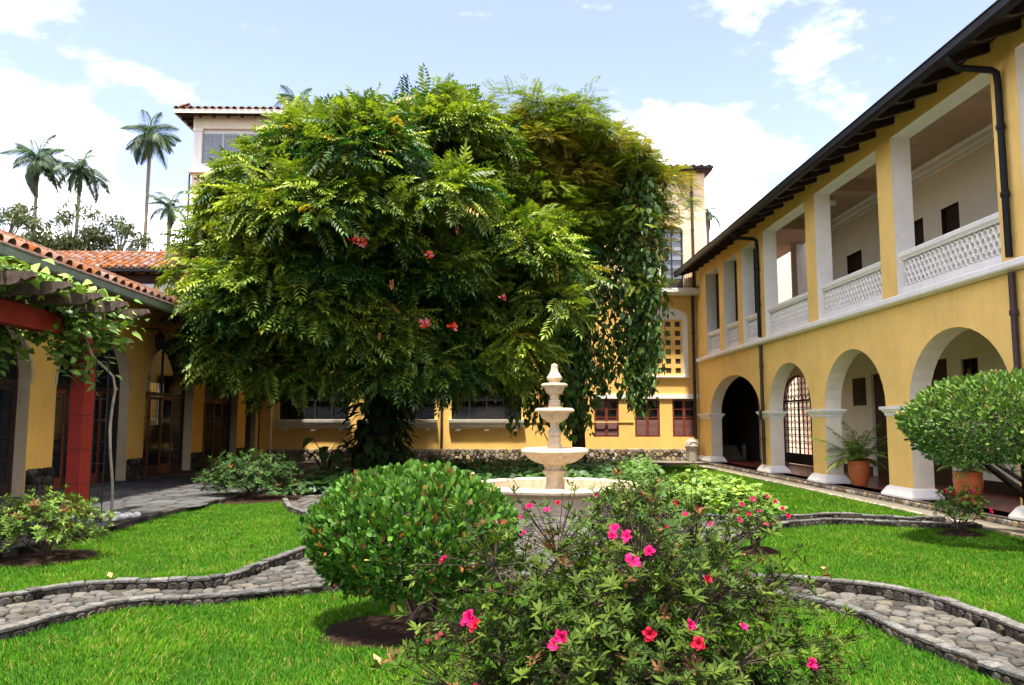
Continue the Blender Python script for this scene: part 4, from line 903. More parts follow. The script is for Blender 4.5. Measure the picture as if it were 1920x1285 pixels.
# white stones at its foot
for k in range(46):
    a_ = random.uniform(0, 6.28); r_ = math.sqrt(random.uniform(.12, 1)); x = -8.1 + .95 * r_ * math.cos(a_); y = 16.1 + .7 * r_ * math.sin(a_)
    if abs(x + 8.63) < .28 and abs(y - 16.5) < .34 or x > -7.15: continue
    s = random.uniform(.07, .13); o = MB().lathe([(.25 * s, -.6 * s), (.9 * s, -.35 * s), (1.02 * s, .1 * s), (.75 * s, .5 * s), (.25 * s, .66 * s)], (0, 0, 0), 9).build('white_stone', 'white_pebble', None, True, 70)
    o.location = (x, y, .10 + .4 * s); o.rotation_euler = (random.uniform(-.2, .2), random.uniform(-.2, .2), random.uniform(0, 6)); o.scale = (1, random.uniform(.6, .9), .8)
    tag(o, 'rounded white stone heaped round the foot of the red post', 'stone', 'white stones at the foot of the red post')
# thin trellis ladder
tr = thing('plant_trellis', 'thin dark metal ladder trellis beside the red post', 'trellis', (-7.75, 15.5, .0))
for y_ in (-7.86, -7.62): MB().tube([(y_, 15.5, 0), (y_, 15.5, 3.4)], .011, 4).build('upright', 'iron', tr)
for z in np.arange(.4, 3.4, .42): MB().tube([(-7.86, 15.5, z), (-7.62, 15.5, z)], .009, 4).build('rung', 'iron', tr)

# ================================================================== FOUNTAIN
FX, FY = 1.43, 19.1
fo = thing('tiered_fountain', 'cream stone fountain with three fluted bowls above a round basin', 'fountain', (FX, FY, -.03))
c = (FX, FY, 0)
def lath(name, prof, n=56, flute=None): return MB().lathe(prof, c, n, flute).build(name, 'fountain_stone', fo, True, 40)
lath('basin', [(1.86, -.03), (1.86, .08), (1.80, .12), (1.78, .36), (1.84, .41), (1.98, .43), (2.04, .47), (2.05, .52), (2.01, .57), (1.92, .59), (1.80, .585), (1.74, .55), (1.72, .16), (.3, .14)], 72)
lath('pedestal', [(.42, .1), (.42, .22), (.38, .26), (.30, .30), (.24, .42), (.21, .6), (.22, .75), (.29, .84), (.30, .88), (.25, .9), (.25, .98), (.28, 1.0), (.28, 1.04)])
lath('bowl', [(.22, 1.0), (.30, 1.03, .06), (.5, 1.09, .10), (.66, 1.19, .12), (.71, 1.25, .08), (.72, 1.27), (.80, 1.30), (.82, 1.34), (.81, 1.38), (.76, 1.42), (.70, 1.425), (.62, 1.37), (.2, 1.34)], 144, 36)
lath('stem', [(.165, 1.34), (.175, 1.46), (.175, 1.50), (.14, 1.53), (.145, 1.56), (.155, 1.62), (.145, 1.69), (.125, 1.71), (.17, 1.74), (.175, 1.80), (.13, 1.86), (.105, 1.94), (.12, 2.03), (.15, 2.05)])
lath('bowl', [(.13, 2.03), (.2, 2.06, .08), (.31, 2.14, .12), (.36, 2.24, .1), (.37, 2.27), (.46, 2.29), (.485, 2.325), (.47, 2.36), (.42, 2.385), (.36, 2.38), (.1, 2.33)], 112, 28)
lath('stem', [(.16, 2.33), (.165, 2.41), (.16, 2.44), (.13, 2.455), (.15, 2.47), (.155, 2.5), (.13, 2.52), (.145, 2.54), (.14, 2.57), (.10, 2.6), (.115, 2.7), (.15, 2.72)])
lath('bowl', [(.12, 2.71), (.19, 2.75, .1), (.235, 2.83, .1), (.25, 2.89), (.31, 2.91), (.325, 2.94), (.315, 2.975), (.27, 2.99), (.08, 2.96)], 80, 20)
lath('finial', [(.13, 2.96), (.135, 3.02), (.14, 3.05), (.185, 3.09), (.19, 3.13), (.14, 3.2), (.1, 3.28), (.08, 3.38), (.085, 3.41), (.07, 3.45), (.02, 3.475)], 32)

# ================================================================== BIN AND POTS
bn = thing('litter_bin', 'beige plastic litter bin with a domed lid in the far right corner', 'bin', (9.78, 39.05, .11))
MB().lathe([(.25, 0), (.27, .02), (.315, .62), (.35, .64), (.35, .72), (.33, .73)], (9.78, 39.05, .112), 28).build('body', 'bin_plastic', bn, True)
ld = MB().lathe([(.37, .72), (.37, .78), (.33, .80), (.31, .92), (.24, 1.04), (.12, 1.11), (.02, 1.12)], (9.78, 39.05, .112), 28).build('lid', 'bin_plastic', bn, True)
MB().tube([(9.78 + .34 * math.cos(t), 38.72, .9 + .3 * math.sin(t)) for t in np.linspace(0, math.pi, 10)], .025, 6).build('flap_rim', 'bin_plastic', ld)

def frond_mesh(L_, n, ll, droop, w, mat, col, name='frond', up=.55, seed=0, tip=.35):
    """one feather palm frond: local +Y outwards, +Z up"""
    r = random.Random(seed); V = []; F = []; pts = []
    for i in range(n + 1):
        t = i / n; pts.append(Vector((0, L_ * (t - .12 * droop * t * t), L_ * (up * t - droop * t * t))))
    for i in range(n):
        k = len(V); a, b = pts[i], pts[i + 1]; ww = .02 * (1 - i / n) * L_ / 1.5 + .004
        V += [a + Vector((-ww, 0, 0)), a + Vector((ww, 0, 0)), b + Vector((ww * .8, 0, 0)), b + Vector((-ww * .8, 0, 0))]; F.append((k, k + 1, k + 2, k + 3))
    for i in range(2, n + 1):
        t = i / n; l = ll * math.sin(math.pi * (.16 + .8 * t)) * r.uniform(.85, 1.1); tan = (pts[i] - pts[i - 1]).normalized()
        for sg in (-1, 1):
            d = (Vector((sg, 0, 0)) + tan * (.6 + .4 * t) + Vector((0, 0, .1 - .3 * r.random()))).normalized(); k = len(V); p = pts[i]; sd_ = d.cross(Vector((0, 0, 1))).normalized() * w
            V += [p, p + d * l * .45 + sd_ + Vector((0, 0, -.03 * l)), p + d * l + Vector((0, 0, -tip * l)), p + d * l * .45 - sd_ + Vector((0, 0, -.03 * l))]; F.append((k, k + 1, k + 2, k + 3))
    V = np.array([tuple(v) for v in V]); fi = np.concatenate([np.array(f) for f in F]); lt = np.array([len(f) for f in F])
    return np_mesh(name, V, fi, lt, mat, np.tile(np.array(col), (len(V), 1)) * rng.uniform(.85, 1.15, (len(V), 1)))
PF = [frond_mesh(1.35, 22, .38, .5, .024, 'leaf', (.13, .22, .03), up=1.05, seed=1), frond_mesh(1.2, 20, .36, .75, .024, 'leaf', (.10, .19, .03), up=.9, seed=2), frond_mesh(1.0, 18, .32, .9, .022, 'leaf', (.17, .21, .04), up=.7, seed=3)]
def rotm(p, yaw, pitch=0, s=1): return Matrix.Translation(p) @ Matrix.Rotation(yaw, 4, 'Z') @ Matrix.Rotation(pitch, 4, 'X') @ Matrix.Scale(s, 4)
for i, (x, y, lb) in enumerate(((10.95, 23.6, 'orange clay pot with a feathery palm in the third arch'), (11.0, 18.2, 'orange clay pot behind the clipped tree in the nearest full arch'))):
    t = thing('potted_palm', lb, 'potted plant', (x, y, FL), 'potted palms standing in the arcade')
    MB().lathe([(.20, 0), (.21, .02), (.26, .2), (.30, .4), (.315, .55), (.30, .66), (.315, .69), (.32, .74), (.28, .745), (.27, .66), (.02, .65)], (x, y, FL), 32).build('pot', 'pot', t, True)
    n = 36 if i == 0 else 18; sc = 1.0 if i == 0 else .75
    for k in range(n): obj('frond', PF[k % 3], t, rotm((x + random.uniform(-.06, .06), y + random.uniform(-.06, .06), FL + .66), k * 2.4 + random.uniform(-.3, .3), random.uniform(-.1, .75), sc * random.uniform(.75, 1.12)))
    for k in range(6): MB().tube([(x + random.uniform(-.08, .08), y + random.uniform(-.08, .08), FL + .64), (x + random.uniform(-.16, .16), y + random.uniform(-.16, .16), FL + 1.15)], .014, 5).build('cane', 'twig', t)

# ================================================================== SHRUBS
def twiggy(base, tips, name, mat, parent, r0=.02, n_main=10, sag=.0, seed=1):
    """stems from the base through shared anchors to every tip"""
    r = random.Random(seed); b = np.array(base); tips = np.asarray(tips); m = MB()
    idx = r.sample(range(len(tips)), min(n_main, len(tips))); anc = b + (tips[idx] - b) * .55 + np.array([[r.uniform(-.05, .05) for _ in range(3)] for _ in idx])
    idx2 = r.sample(range(len(tips)), min(max(n_main * 9, len(tips) // 6), len(tips))); anc2 = b + (tips[idx2] - b) * np.array([[r.uniform(.68, .9)] for _ in idx2])
    jit = lambda k: np.array([r.uniform(-k, k) for _ in range(3)]); sc = float(np.linalg.norm(tips.max(0) - tips.min(0))) * .03
    for a in anc: m.tube([b + (np.array([r.uniform(-1, 1), r.uniform(-1, 1), 0]) * r0 * 4), b * .7 + a * .3 + jit(sc) + np.array([0, 0, sc]), b * .35 + a * .65 + jit(sc) + np.array([0, 0, sc]), a], [r0, r0 * .8, r0 * .65, r0 * .5], 5, False)
    node = list(anc)
    for a in sorted(anc2, key=lambda p: np.linalg.norm(p - b)):
        N_ = np.array(node); cost = np.linalg.norm(N_ - a, axis=1) + .35 * (np.linalg.norm(N_ - b, axis=1) > np.linalg.norm(a - b)); q = N_[np.argmin(cost)]
        m.tube([q, q * .66 + a * .34 + jit(sc), q * .3 + a * .7 + jit(sc), a], [r0 * .42, r0 * .34, r0 * .28, r0 * .22], 4, False); node.append(a)
    for t in tips:
        q = anc2[np.argmin(np.linalg.norm(anc2 - t, axis=1))]; m.tube([q, t], [r0 * .24, r0 * .13], 3, False)
    return m.build(name, mat, parent)
def dome(n, c, rx, ry, h, inner=.55, zmin=-.25, power=.5, lumps=1.0):
    d = unit(n, zmin, 1); k = inner + (1 - inner) * rng.uniform(0, 1, n) ** power
    lump = 1 + lumps * (.10 * np.sin(4 * np.arctan2(d[:, 1], d[:, 0]) + 1.3) + .08 * np.sin(7 * d[:, 2] + 3 * d[:, 0] * 2))
    P = np.array(c) + d * (k * lump)[:, None] * np.array([rx, ry, h]); return P, d
def petal_flower(name, mat, seed, inner=True):
    r = random.Random(seed); V = []; F = []
    for lay in range(2 if inner else 1):
        for k in range(5):
            a = 2 * math.pi * (k + .5 * lay) / 5 + r.uniform(-.22, .22); ca, sa = math.cos(a), math.sin(a); i = len(V); q_ = (1, .72)[lay] * r.uniform(.85, 1.12); lift = (.0, .22)[lay]; curl = r.uniform(-.25, .2)
            for d, w, z in ((.05, .03, .0), (.30, .20, .34), (.60, .36, .52), (.86, .38, .56), (1.04, .17, .50 + curl)):
                for s in (-1, -.5, 0, .5, 1):
                    zz = z + lift * d + .10 * s * s + r.uniform(-.07, .07) * d * 1.4; dd = d * q_ * (1 - .07 * abs(s)) + r.uniform(-.03, .03); V.append((ca * dd - sa * w * s * q_, sa * dd + ca * w * s * q_, zz))
            for q in range(4):
                for s in range(4): F.append((i + q * 5 + s, i + q * 5 + s + 1, i + q * 5 + s + 6, i + q * 5 + s + 5))
    for k in range(7):
        i = len(V); a = k * .9; V += [(0, 0, .05), (.02, .01, .05), (.16 * math.cos(a), .16 * math.sin(a) + .05, .95 + r.uniform(-.1, .15))]; F.append((i, i + 1, i + 2))
    return MB().add(V, F).mesh(name, mat, True, 75)
FLW = [petal_flower('flower', 'petal', 1), petal_flower('flower', 'petal', 2, False), petal_flower('flower', 'petal_red', 3), petal_flower('flower', 'petal', 4, False), petal_flower('flower', 'petal', 5)]
def face_mat(p, d, s, roll=0):
    q = Vector(d).to_track_quat('Z', 'Y').to_matrix().to_4x4(); return Matrix.Translation(p) @ q @ Matrix.Rotation(roll, 4, 'Z') @ Matrix.Scale(s, 4)
def azalea(name, label, base, c, rx, ry, h, n, leaf, cols, flowers=(), r0=.02, sparse=.5, seed=3, zmin=-.3, fs=.05, group=None, extra=None):
    t = thing(name, label, 'shrub', base, group)
    P, d = dome(n, c, rx, ry, h, sparse, zmin, .6)
    if extra is not None: P = np.vstack([P, extra]); d = np.vstack([d, norm(np.asarray(extra) - np.array(c))])
    P = P[P[:, 2] > base[2] + .08] if True else P; d = d[:len(P)] if len(d) != len(P) else d
    d = norm(P - np.array(c)); D = norm(d * .6 + np.array([0, 0, .75]) + rng.normal(0, .28, P.shape)); m = len(P)
    twiggy(base, P, 'branches', 'twig', t, r0, 11, seed=seed)
    C = mixc(cols[0], cols[1], np.clip(rng.normal(.45, .3, m), 0, 1)); br = rng.uniform(0, 1, m) < .035; C[br] = np.array((.12, .055, .02))
    scatter(WHORL, P, D, rng.normal(0, 1, P.shape), leaf * rng.uniform(.7, 1.25, m), C, 'foliage', 'leaf_matte', t)
    # second, looser leaves down the twigs
    k = rng.integers(0, m, int(m * .6)); P2 = P[k] - d[k] * rng.uniform(.04, .16, (len(k), 1)) * rx; scatter(WHORL, P2, norm(D[k] + rng.normal(0, .5, D[k].shape)), rng.normal(0, 1, P2.shape), leaf * rng.uniform(.5, .95, len(k)), C[k] * .9, 'foliage', 'leaf_matte', t)
    for i, (p, dd, s) in enumerate(flowers): obj('flower', FLW[(i * 2) % 5], t, face_mat(p, dd, abs(s) * .7, i * 1.1))
    return t
def on_dome(c, rx, ry, h, X, Z, out=1.0):
    q = 1 - ((X - c[0]) / rx) ** 2 - ((Z - c[2]) / h) ** 2; y = c[1] - ry * math.sqrt(max(q, .02)) * out; return Vector((X, y, Z))
# foreground azalea
ac = (.72, 4.3, .52); arx, ary, ah = 1.12, .92, 1.16
fl = []
for X, Z, s in ((-.12, 1.10, .062), (-.09, 1.08, .05), (.30, 1.10, .052), (.26, 1.07, .04), (.63, 1.40, .055), (-.26, 1.33, .042), (.67, 1.13, .045), (.72, 1.44, .042), (.58, 1.53, .04), (.63, 1.50, .045), (.56, 1.50, .035), (.88, 1.09, .045), (1.43, .95, .045), (-.33, .93, .045), (-.28, .97, .035), (.85, 1.16, .038), (.97, 1.33, .03), (.18, 1.60, .036), (.27, 1.58, .036), (.14, 1.55, .032), (-.08, .84, .04), (.33, 1.62, .03), (.95, 1.58, .03), (.15, 1.48, .03), (1.1, 1.14, .028), (.45, .9, .03)):
    p = on_dome(ac, arx, ary, ah, X, Z, 1.03); d = Vector((X - ac[0], (p.y - ac[1]) * 1.3, (Z - ac[2]) * .5 + .25)).normalized(); fl.append((p, d + Vector((random.uniform(-.4, .4), random.uniform(-.3, .1), random.uniform(-.2, .3))), s))
ex = []
for (x0, z0, x1, z1, yy) in ((1.25, 1.0, 1.60, 1.42, 4.2), (1.3, .8, 1.85, 1.0, 4.0), (1.1, 1.1, 1.48, 1.30, 4.1), (.1, 1.2, -.2, 1.62, 4.1), (-.1, .9, -.45, 1.1, 3.9), (.0, .7, -.55, .92, 3.8), (.5, 1.4, .42, 1.82, 4.3), (.8, 1.4, .95, 1.76, 4.3), (1.4, .7, 1.9, .75, 3.9), (.2, 1.3, .12, 1.75, 4.4), (-.3, .9, -.42, 1.36, 4.2), (1.2, 1.2, 1.3, 1.55, 4.4)):
    for t in np.linspace(.35, 1, 5): ex.append((x0 + (x1 - x0) * t + random.uniform(-.05, .05), yy + random.uniform(-.06, .06), z0 + (z1 - z0) * t + random.uniform(-.03, .03)))
azalea('azalea_bush', 'large azalea bush with pink flowers in the foreground, nearest plant to the camera', (.7, 4.35, 0), ac, arx, ary, ah, 3300, .062, ((.016, .038, .004), (.064, .096, .009)), fl, .014, .30, 3, -.45, extra=np.array(ex))
# azalea between it and the fountain
c2 = (1.72, 9.3, .55); fl = []
for X, Z, s in ((1.62, 1.25, .05), (2.0, 1.16, .05), (2.3, 1.08, .055), (1.35, 1.05, .04), (1.15, 1.2, .04), (2.42, .9, .04), (1.85, .92, .04)):
    p = on_dome(c2, .85, .8, .92, X, Z, 1.02); fl.append((p, (random.uniform(-.4, .4), -1, .5), s))
azalea('azalea_bush', 'azalea bush with a few pink flowers partly hiding the fountain basin', (1.72, 9.4, 0), c2, .85, .8, .92, 640, .085, ((.025, .062, .010), (.085, .145, .025)), fl, .018, .35, 5, -.4)
# two small azaleas on the right lawn
for base, rx, h, n, lb, sd_, fz in (((4.08, 12.42, .08), .46, .42, 130, 'small azalea with red pink flowers on a soil mound in the right lawn', 7, ((3.78, .78), (3.86, .66), (4.0, .70), (4.1, .52), (3.72, .55), (4.42, .72), (4.52, .60), (4.3, .82), (3.95, .86), (4.2, .9), (3.66, .68))),
                         ((8.45, 14.3, .08), .46, .40, 150, 'small azalea with pink flowers beside the arcade walk under the clipped tree', 9, ((8.1, .8), (8.2, .78), (8.45, .62), (8.9, .45), (8.5, .82)))):
    c3 = (base[0], base[1], .52); f3 = [(on_dome(c3, rx * 1.1, rx, h * 1.1, X, Z, 1.0), (random.uniform(-.4, .4), -1, .5), .062 * random.uniform(.8, 1.15)) for X, Z in fz]
    azalea('small_azalea', lb, base, c3, rx, rx, h, n, .085, ((.05, .10, .015), (.12, .19, .035)), f3, .016, .35, sd_, -.5)
# shaded azalea left of the tree and the pale one at the left edge
azalea('azalea_shrub', 'loose dark green shrub on the left under the edge of the big tree', (-6.6, 21.3, .0), (-6.6, 21.3, .55), 1.3, 1.0, .75, 620, .12, ((.02, .052, .012), (.058, .11, .025)), (), .02, .4, 12, -.5)
azalea('azalea_shrub', 'pale green open shrub growing from a soil patch at the left edge', (-6.8, 12.2, .0), (-6.8, 12.1, .52), .95, .75, .52, 360, .10, ((.055, .11, .014), (.13, .19, .03)), (), .018, .35, 14, -.6)

# round clipped bush
rb = thing('round_bush', 'rounded clipped bush with glossy paddle leaves and a few red ones', 'bush', (-.82, 8.2, 0))
cb = (-.86, 8.2, .90); m = 11500; P, d = dome(m, cb, 1.03, 1.0, .66, .74, -.85, .4, .3)
keep = P[:, 2] > .36; P, d = P[keep], d[keep]; m = len(P)
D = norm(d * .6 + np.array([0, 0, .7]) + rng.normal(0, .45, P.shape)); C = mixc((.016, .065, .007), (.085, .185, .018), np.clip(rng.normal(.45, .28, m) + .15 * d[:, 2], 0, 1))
q = rng.uniform(0, 1, m); C[q < .022] = (.26, .075, .025); C[(q > .022) & (q < .04)] = (.30, .22, .04); C[(q > .04) & (q < .05)] = (.42, .26, .16)
Nn = norm(d + rng.normal(0, .5, P.shape)); scatter([T_OBOV], P, D, Nn, .086 * rng.uniform(.65, 1.35, m), C, 'foliage', 'leaf_gloss', rb)
twiggy((-.82, 8.2, 0), P[rng.integers(0, m, 420)], 'branches', 'bark', rb, .04, 10, seed=4)

# clipped tree at the right edge
ct = thing('clipped_tree', 'small clipped tree with a flat oval crown leaning in at the right edge', 'tree', (9.0, 12.9, 0))
cc = (8.78, 13.2, 2.0); m = 14000; P, d = dome(m, cc, 1.74, 1.5, .86, .7, -.8, .4, .35); keep = P[:, 2] > 1.18; P, d = P[keep], d[keep]; m = len(P)
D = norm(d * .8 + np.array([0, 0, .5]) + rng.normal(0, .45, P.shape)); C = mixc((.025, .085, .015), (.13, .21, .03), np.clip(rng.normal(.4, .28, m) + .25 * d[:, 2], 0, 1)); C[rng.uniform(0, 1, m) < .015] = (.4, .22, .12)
scatter([T_OBOV, T_LANCE], P, D, norm(d + np.array([0, 0, .6]) + rng.normal(0, .5, P.shape)), .10 * rng.uniform(.6, 1.35, m), C, 'crown', 'leaf_gloss', ct)
tk = MB(); 
for k, (tx, ty, tz, r_) in enumerate(((7.9, 13.2, 1.75, .07), (8.6, 12.9, 1.9, .06), (9.5, 13.4, 2.0, .065), (8.9, 13.9, 2.2, .05), (8.3, 12.6, 1.6, .04))):
    tk.tube([(9.28 + .04 * k, 13.0, -.03), (9.22 - .05 * k, 13.02, .45), (9.05 * .7 + tx * .3, 13.05, .95), (tx * .6 + 9.0 * .4, ty, 1.3), (tx, ty, tz)], [r_ * 1.25, r_ * 1.05, r_ * .95, r_ * .7, r_ * .3], 8)
tk.build('trunk', 'bark_dark', ct, True, 60)
twiggy((8.9, 13.1, 1.35), P[rng.integers(0, m, 300)], 'branches', 'bark', ct, .03, 10, seed=6)

# bright ground cover bed and dark undergrowth
def bed(name, label, poly, n, hgt, size, cols, mat='leaf', tm=(T_HEART,)):
    poly = np.array(poly); lo_, hi_ = poly.min(0), poly.max(0); P = np.stack([rng.uniform(lo_[0], hi_[0], n), rng.uniform(lo_[1], hi_[1], n)], 1); P = P[inpoly(P, poly)]; k = len(P)
    e = np.clip(polydist(P, np.vstack([poly, poly[:1]])) / .5, .15, 1)
    z = hgt * e * (.75 + .35 * np.sin(P[:, 0] * 3.1) * np.sin(P[:, 1] * 2.3)) * rng.uniform(.45, 1.08, k); a = rng.uniform(0, 6.28, k)
    D = np.stack([np.cos(a), np.sin(a), rng.uniform(-.3, .7, k)], 1); C = mixc(cols[0], cols[1], np.clip(rng.normal(.5, .3, k), 0, 1))
    o = scatter(list(tm), np.column_stack([P, z]), D, np.tile([0, -.25, 1.], (k, 1)) + rng.normal(0, .3, (k, 3)), size * rng.uniform(.6, 1.25, k), C, name, mat, None); return tag(o, label, 'ground cover')
bed('ground_cover', 'bright yellow green leafy ground cover on the far lawn right of the fountain', [(4.5, 19.9), (4.75, 18.3), (5.4, 17.7), (6.5, 17.9), (7.2, 20.5), (7.7, 24.1), (7.6, 27.5), (6.3, 28), (5.2, 24)], 8500, .42, .19, ((.055, .125, .012), (.18, .265, .03)))
bed('undergrowth', 'low dark undergrowth planted in the shade under the big tree', [(-6.3, 22.5), (-4.2, 22.6), (-2.5, 22.2), (3.9, 24), (4.6, 28), (6, 36), (-5.9, 36), (-6.2, 28)], 9500, .42, .28, ((.02, .055, .015), (.05, .11, .022)))
bed('undergrowth', 'leafy low planting in light shade just behind and right of the fountain', [(3.6, 20.5), (4.5, 20.2), (5.2, 24.5), (6.2, 28.3), (6.6, 33), (5, 33), (3.6, 25)], 3600, .75, .20, ((.035, .085, .016), (.10, .18, .03)), tm=(T_LANCE, T_HEART))

# elephant ear plant against the back wall
te = thing('elephant_ear_plant', 'dark elephant ear plant with broad leaves in front of the far wall', 'plant', (-7.0, 32.6, 0))
for k in range(11):
    a = k * 2.4; r_ = random.uniform(.3, 1.15); z = random.uniform(.7, 1.5); x, y = -7.0 + r_ * math.cos(a), 32.6 + .7 * r_ * math.sin(a)
    MB().tube([(-7 + .1 * math.cos(a), 32.6 + .1 * math.sin(a), 0), (-7 + .5 * r_ * math.cos(a), 32.6 + .35 * r_ * math.sin(a), z * .7), (x, y, z)], [.03, .022, .014], 5).build('stalk', 'twig', te)
    scatter([T_HEART], [(x, y, z)], [(math.cos(a), .7 * math.sin(a), -.5)], [(0, -.2, 1)], [random.uniform(.5, .75)], [(.05, .10, .03)], 'leaf', 'leaf', te, None)
# fallen leaves
for k, (x, y) in enumerate(((-5.05, 10.6), (-3.95, 13.0), (-4.6, 14.4), (-1.72, 9.2), (-6.2, 9.75), (3.75, 12.0), (4.5, 10.9), (3.2, 11.4), (-1.2, 7.0), (-1.0, 6.85), (6.0, 13.2), (-5.3, 14.0))):
    V = [(0, -.09, 0), (-.035, 0, .02), (0, .09, .025), (.035, 0, .02), (0, 0, .005)]; o = MB().add(V, [(0, 4, 1), (4, 2, 1), (0, 3, 4), (4, 3, 2)]).build('fallen_leaf', 'dead_leaf'); o.location = (x, y, .045); o.rotation_euler = (random.uniform(-.3, .3), random.uniform(-.3, .3), random.uniform(0, 6))
    tag(o, 'dry brown leaf fallen on the short grass or soil', 'leaf', 'fallen leaves on the lawns')

# ================================================================== THE BIG TREE
bt_ = thing('tulip_tree', 'huge spreading tree with drooping feathered leaves and red flower clusters', 'tree', (-4.62, 31.5, 0))
ZP = [3.4, 3.9, 4.5, 6, 7.9, 9.2, 10.1, 11, 11.9, 12.6, 13.2]
LP = [-7.6, -8.9, -9.7, -10.3, -10.8, -10.5, -9.8, -8.5, -7.9, -6.9, -5.4]
RP = [-1.6, -.6, .8, 1.6, 2.0, 1.4, .5, .2, -.2, -.8, -2.2]
AY = [3.8, 4.8, 5.5, 6, 6.2, 5.8, 5.3, 4.5, 3.6, 2.6, 1.5]
CY = 30.0
def crown_pt(z, th, k):
    l, r_ = np.interp(z, ZP, LP), np.interp(z, ZP, RP); cx = -4.6; ax = np.where(np.cos(th) < 0, cx - l, r_ - cx); ay = np.interp(z, ZP, AY)
    return np.stack([cx + ax * np.cos(th) * k, CY + ay * np.sin(th) * k, z], 1)
nl = 36; ga = np.pi * (3 - 5 ** .5); lz = 3.9 + 9.0 * ((np.arange(nl) + .5) / nl) ** .92 + rng.normal(0, .25, nl); lth = np.arange(nl) * ga + rng.normal(0, .2, nl); lth = (lth + np.pi) % (2 * np.pi) - np.pi
front = rng.uniform(0, 1, nl) < .35; lth = np.where((lth > .3) & (lth < np.pi - .3) & front, -lth, lth)
Lc = crown_pt(lz, lth, rng.uniform(.58, 1.04, nl)); Lr = rng.uniform(1.0, 2.1, nl) * np.interp(lz, [3, 6, 11, 13], [.95, 1.1, 1, .7]); Bc = []; Br = []
for c_, r_ in zip(Lc, Lr):
    out = c_ - np.array([-4.6, CY, 7.0]); out /= np.linalg.norm(out)
    for _ in range(int(3.9 * r_ * r_) + 3):
        d = unit(1, -.45, 1)[0] + out * .8; d /= np.linalg.norm(d); Bc.append(c_ + d * r_ * rng.uniform(.7, 1.0) * np.array([1.08, 1.08, .78])); Br.append(rng.uniform(.55, 1.15))
for _ in range(46):                      # inner clumps that fill the heart of the crown
    z = rng.uniform(4.5, 11.5); Bc.append(crown_pt(np.array([z]), np.array([rng.uniform(-np.pi, .4)]), rng.uniform(.3, .52))[0]); Br.append(rng.uniform(.9, 1.5))
Bc = np.array(Bc); Br = np.array(Br)
lim_l = np.interp(Bc[:, 2] + .3 * Br, [3.5, 4.2, 6, 8, 9.3, 9.9, 10.9, 11.4, 12.0, 12.6, 13.2, 13.8], [-8.8, -10.3, -11.0, -11.9, -11.5, -10.7, -8.8, -8.2, -7.6, -6.8, -6.2, -5])
lim_r = np.interp(Bc[:, 2], [3.5, 4.5, 6, 8, 9.5, 11, 12.5, 13.5], [.2, 2.2, 2.8, 3.1, 2.2, 1.2, .6, -.6])
keep = (Bc[:, 2] > 3.45) & (Bc[:, 0] - 1.3 * Br > lim_l) & (Bc[:, 0] + 1.2 * Br < lim_r) & (Bc[:, 2] + .6 * Br < 13.9); Bc, Br = Bc[keep], Br[keep]
shoulder = np.array([(-7.2, 27.6, 12.0), (-6.6, 27.4, 12.5), (-8.0, 27.2, 11.2), (-8.5, 27.0, 10.2), (-9.3, 26.8, 9.3), (-9.8, 27.0, 8.3), (-9.9, 26.8, 7.4), (-9.0, 26.0, 8.8), (-9.8, 27, 6.4), (-9.0, 27, 4.3), (-8.0, 26.2, 3.9), (-6.9, 25.8, 3.7), (-5.6, 25.6, 3.6), (-3.6, 25.4, 3.7), (-2.4, 25.6, 3.8), (-1.4, 26, 3.7), (-.3, 26.4, 4.0), (.8, 26.6, 4.6), (-7.4, 28, 3.6), (-2.9, 27.6, 3.6), (-9.4, 27.4, 5.2), (1.6, 26.4, 7.9), (2.2, 26.6, 7.3), (1.9, 26.2, 5.9)]); Bc = np.vstack([Bc, shoulder]); Br = np.concatenate([Br, np.full(len(shoulder), .85)])
top = np.array([(-2.0, 28.5, 14.3), (-1.85, 28.7, 13.8), (-2.2, 28.6, 13.3), (-1.3, 28.6, 13.6), (-5.0, 28.5, 13.4), (-6.4, 28.6, 12.9), (-3.6, 28.3, 13.5)]); Bc = np.vstack([Bc, top]); Br = np.concatenate([Br, [.5, .65, .8, .6, .9, .9, .8]])
Pl = []; Dl = []; Nl = []; Sl = []; Cl = []; axis = np.array([-4.6, CY, 8.0])
for b, r_ in zip(Bc, Br):
    # a shallow umbrella of leaves: dense on its upper side, drooping at the rim, open below
    n = int(66 * r_ * r_ + 16); out = b - axis; out[2] *= .4; out = out / np.linalg.norm(out); d = unit(n, -.15, 1); d = norm(d + out * .55); tone = rng.normal(-.03, .2)
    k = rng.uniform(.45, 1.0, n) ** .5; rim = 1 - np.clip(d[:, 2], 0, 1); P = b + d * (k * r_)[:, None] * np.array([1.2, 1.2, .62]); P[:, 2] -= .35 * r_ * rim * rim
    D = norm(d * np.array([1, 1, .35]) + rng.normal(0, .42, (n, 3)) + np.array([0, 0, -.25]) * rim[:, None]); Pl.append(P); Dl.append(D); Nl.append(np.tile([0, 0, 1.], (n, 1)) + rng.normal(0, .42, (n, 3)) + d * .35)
    Sl.append(rng.uniform(.4, .95, n)); young_lit = (k > .86) & (d[:, 2] > .25); t = np.clip(rng.normal(.30, .18, n) + tone + .35 * young_lit, 0, 1); Cl.append(mixc((.013, .055, .006), (.25, .315, .030), t))  # clump tops paler: young leaves, with sunlight on them painted into the colour
P = np.vstack(Pl); C = np.vstack(Cl); yl = rng.uniform(0, 1, len(P)) < .014; C[yl] = np.array((.38, .27, .035)) * rng.uniform(.5, 1, (yl.sum(), 1))
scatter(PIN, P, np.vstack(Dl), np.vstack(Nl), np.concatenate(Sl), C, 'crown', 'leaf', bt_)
tk = MB(); tb = np.array([-4.62, 31.5, -.1])
tk.tube([tb, tb + (0, 0, .8), tb + (.05, 0, 2.2), tb + (.1, -.2, 4.2)], [.75, .55, .48, .42], 14)
lim = []
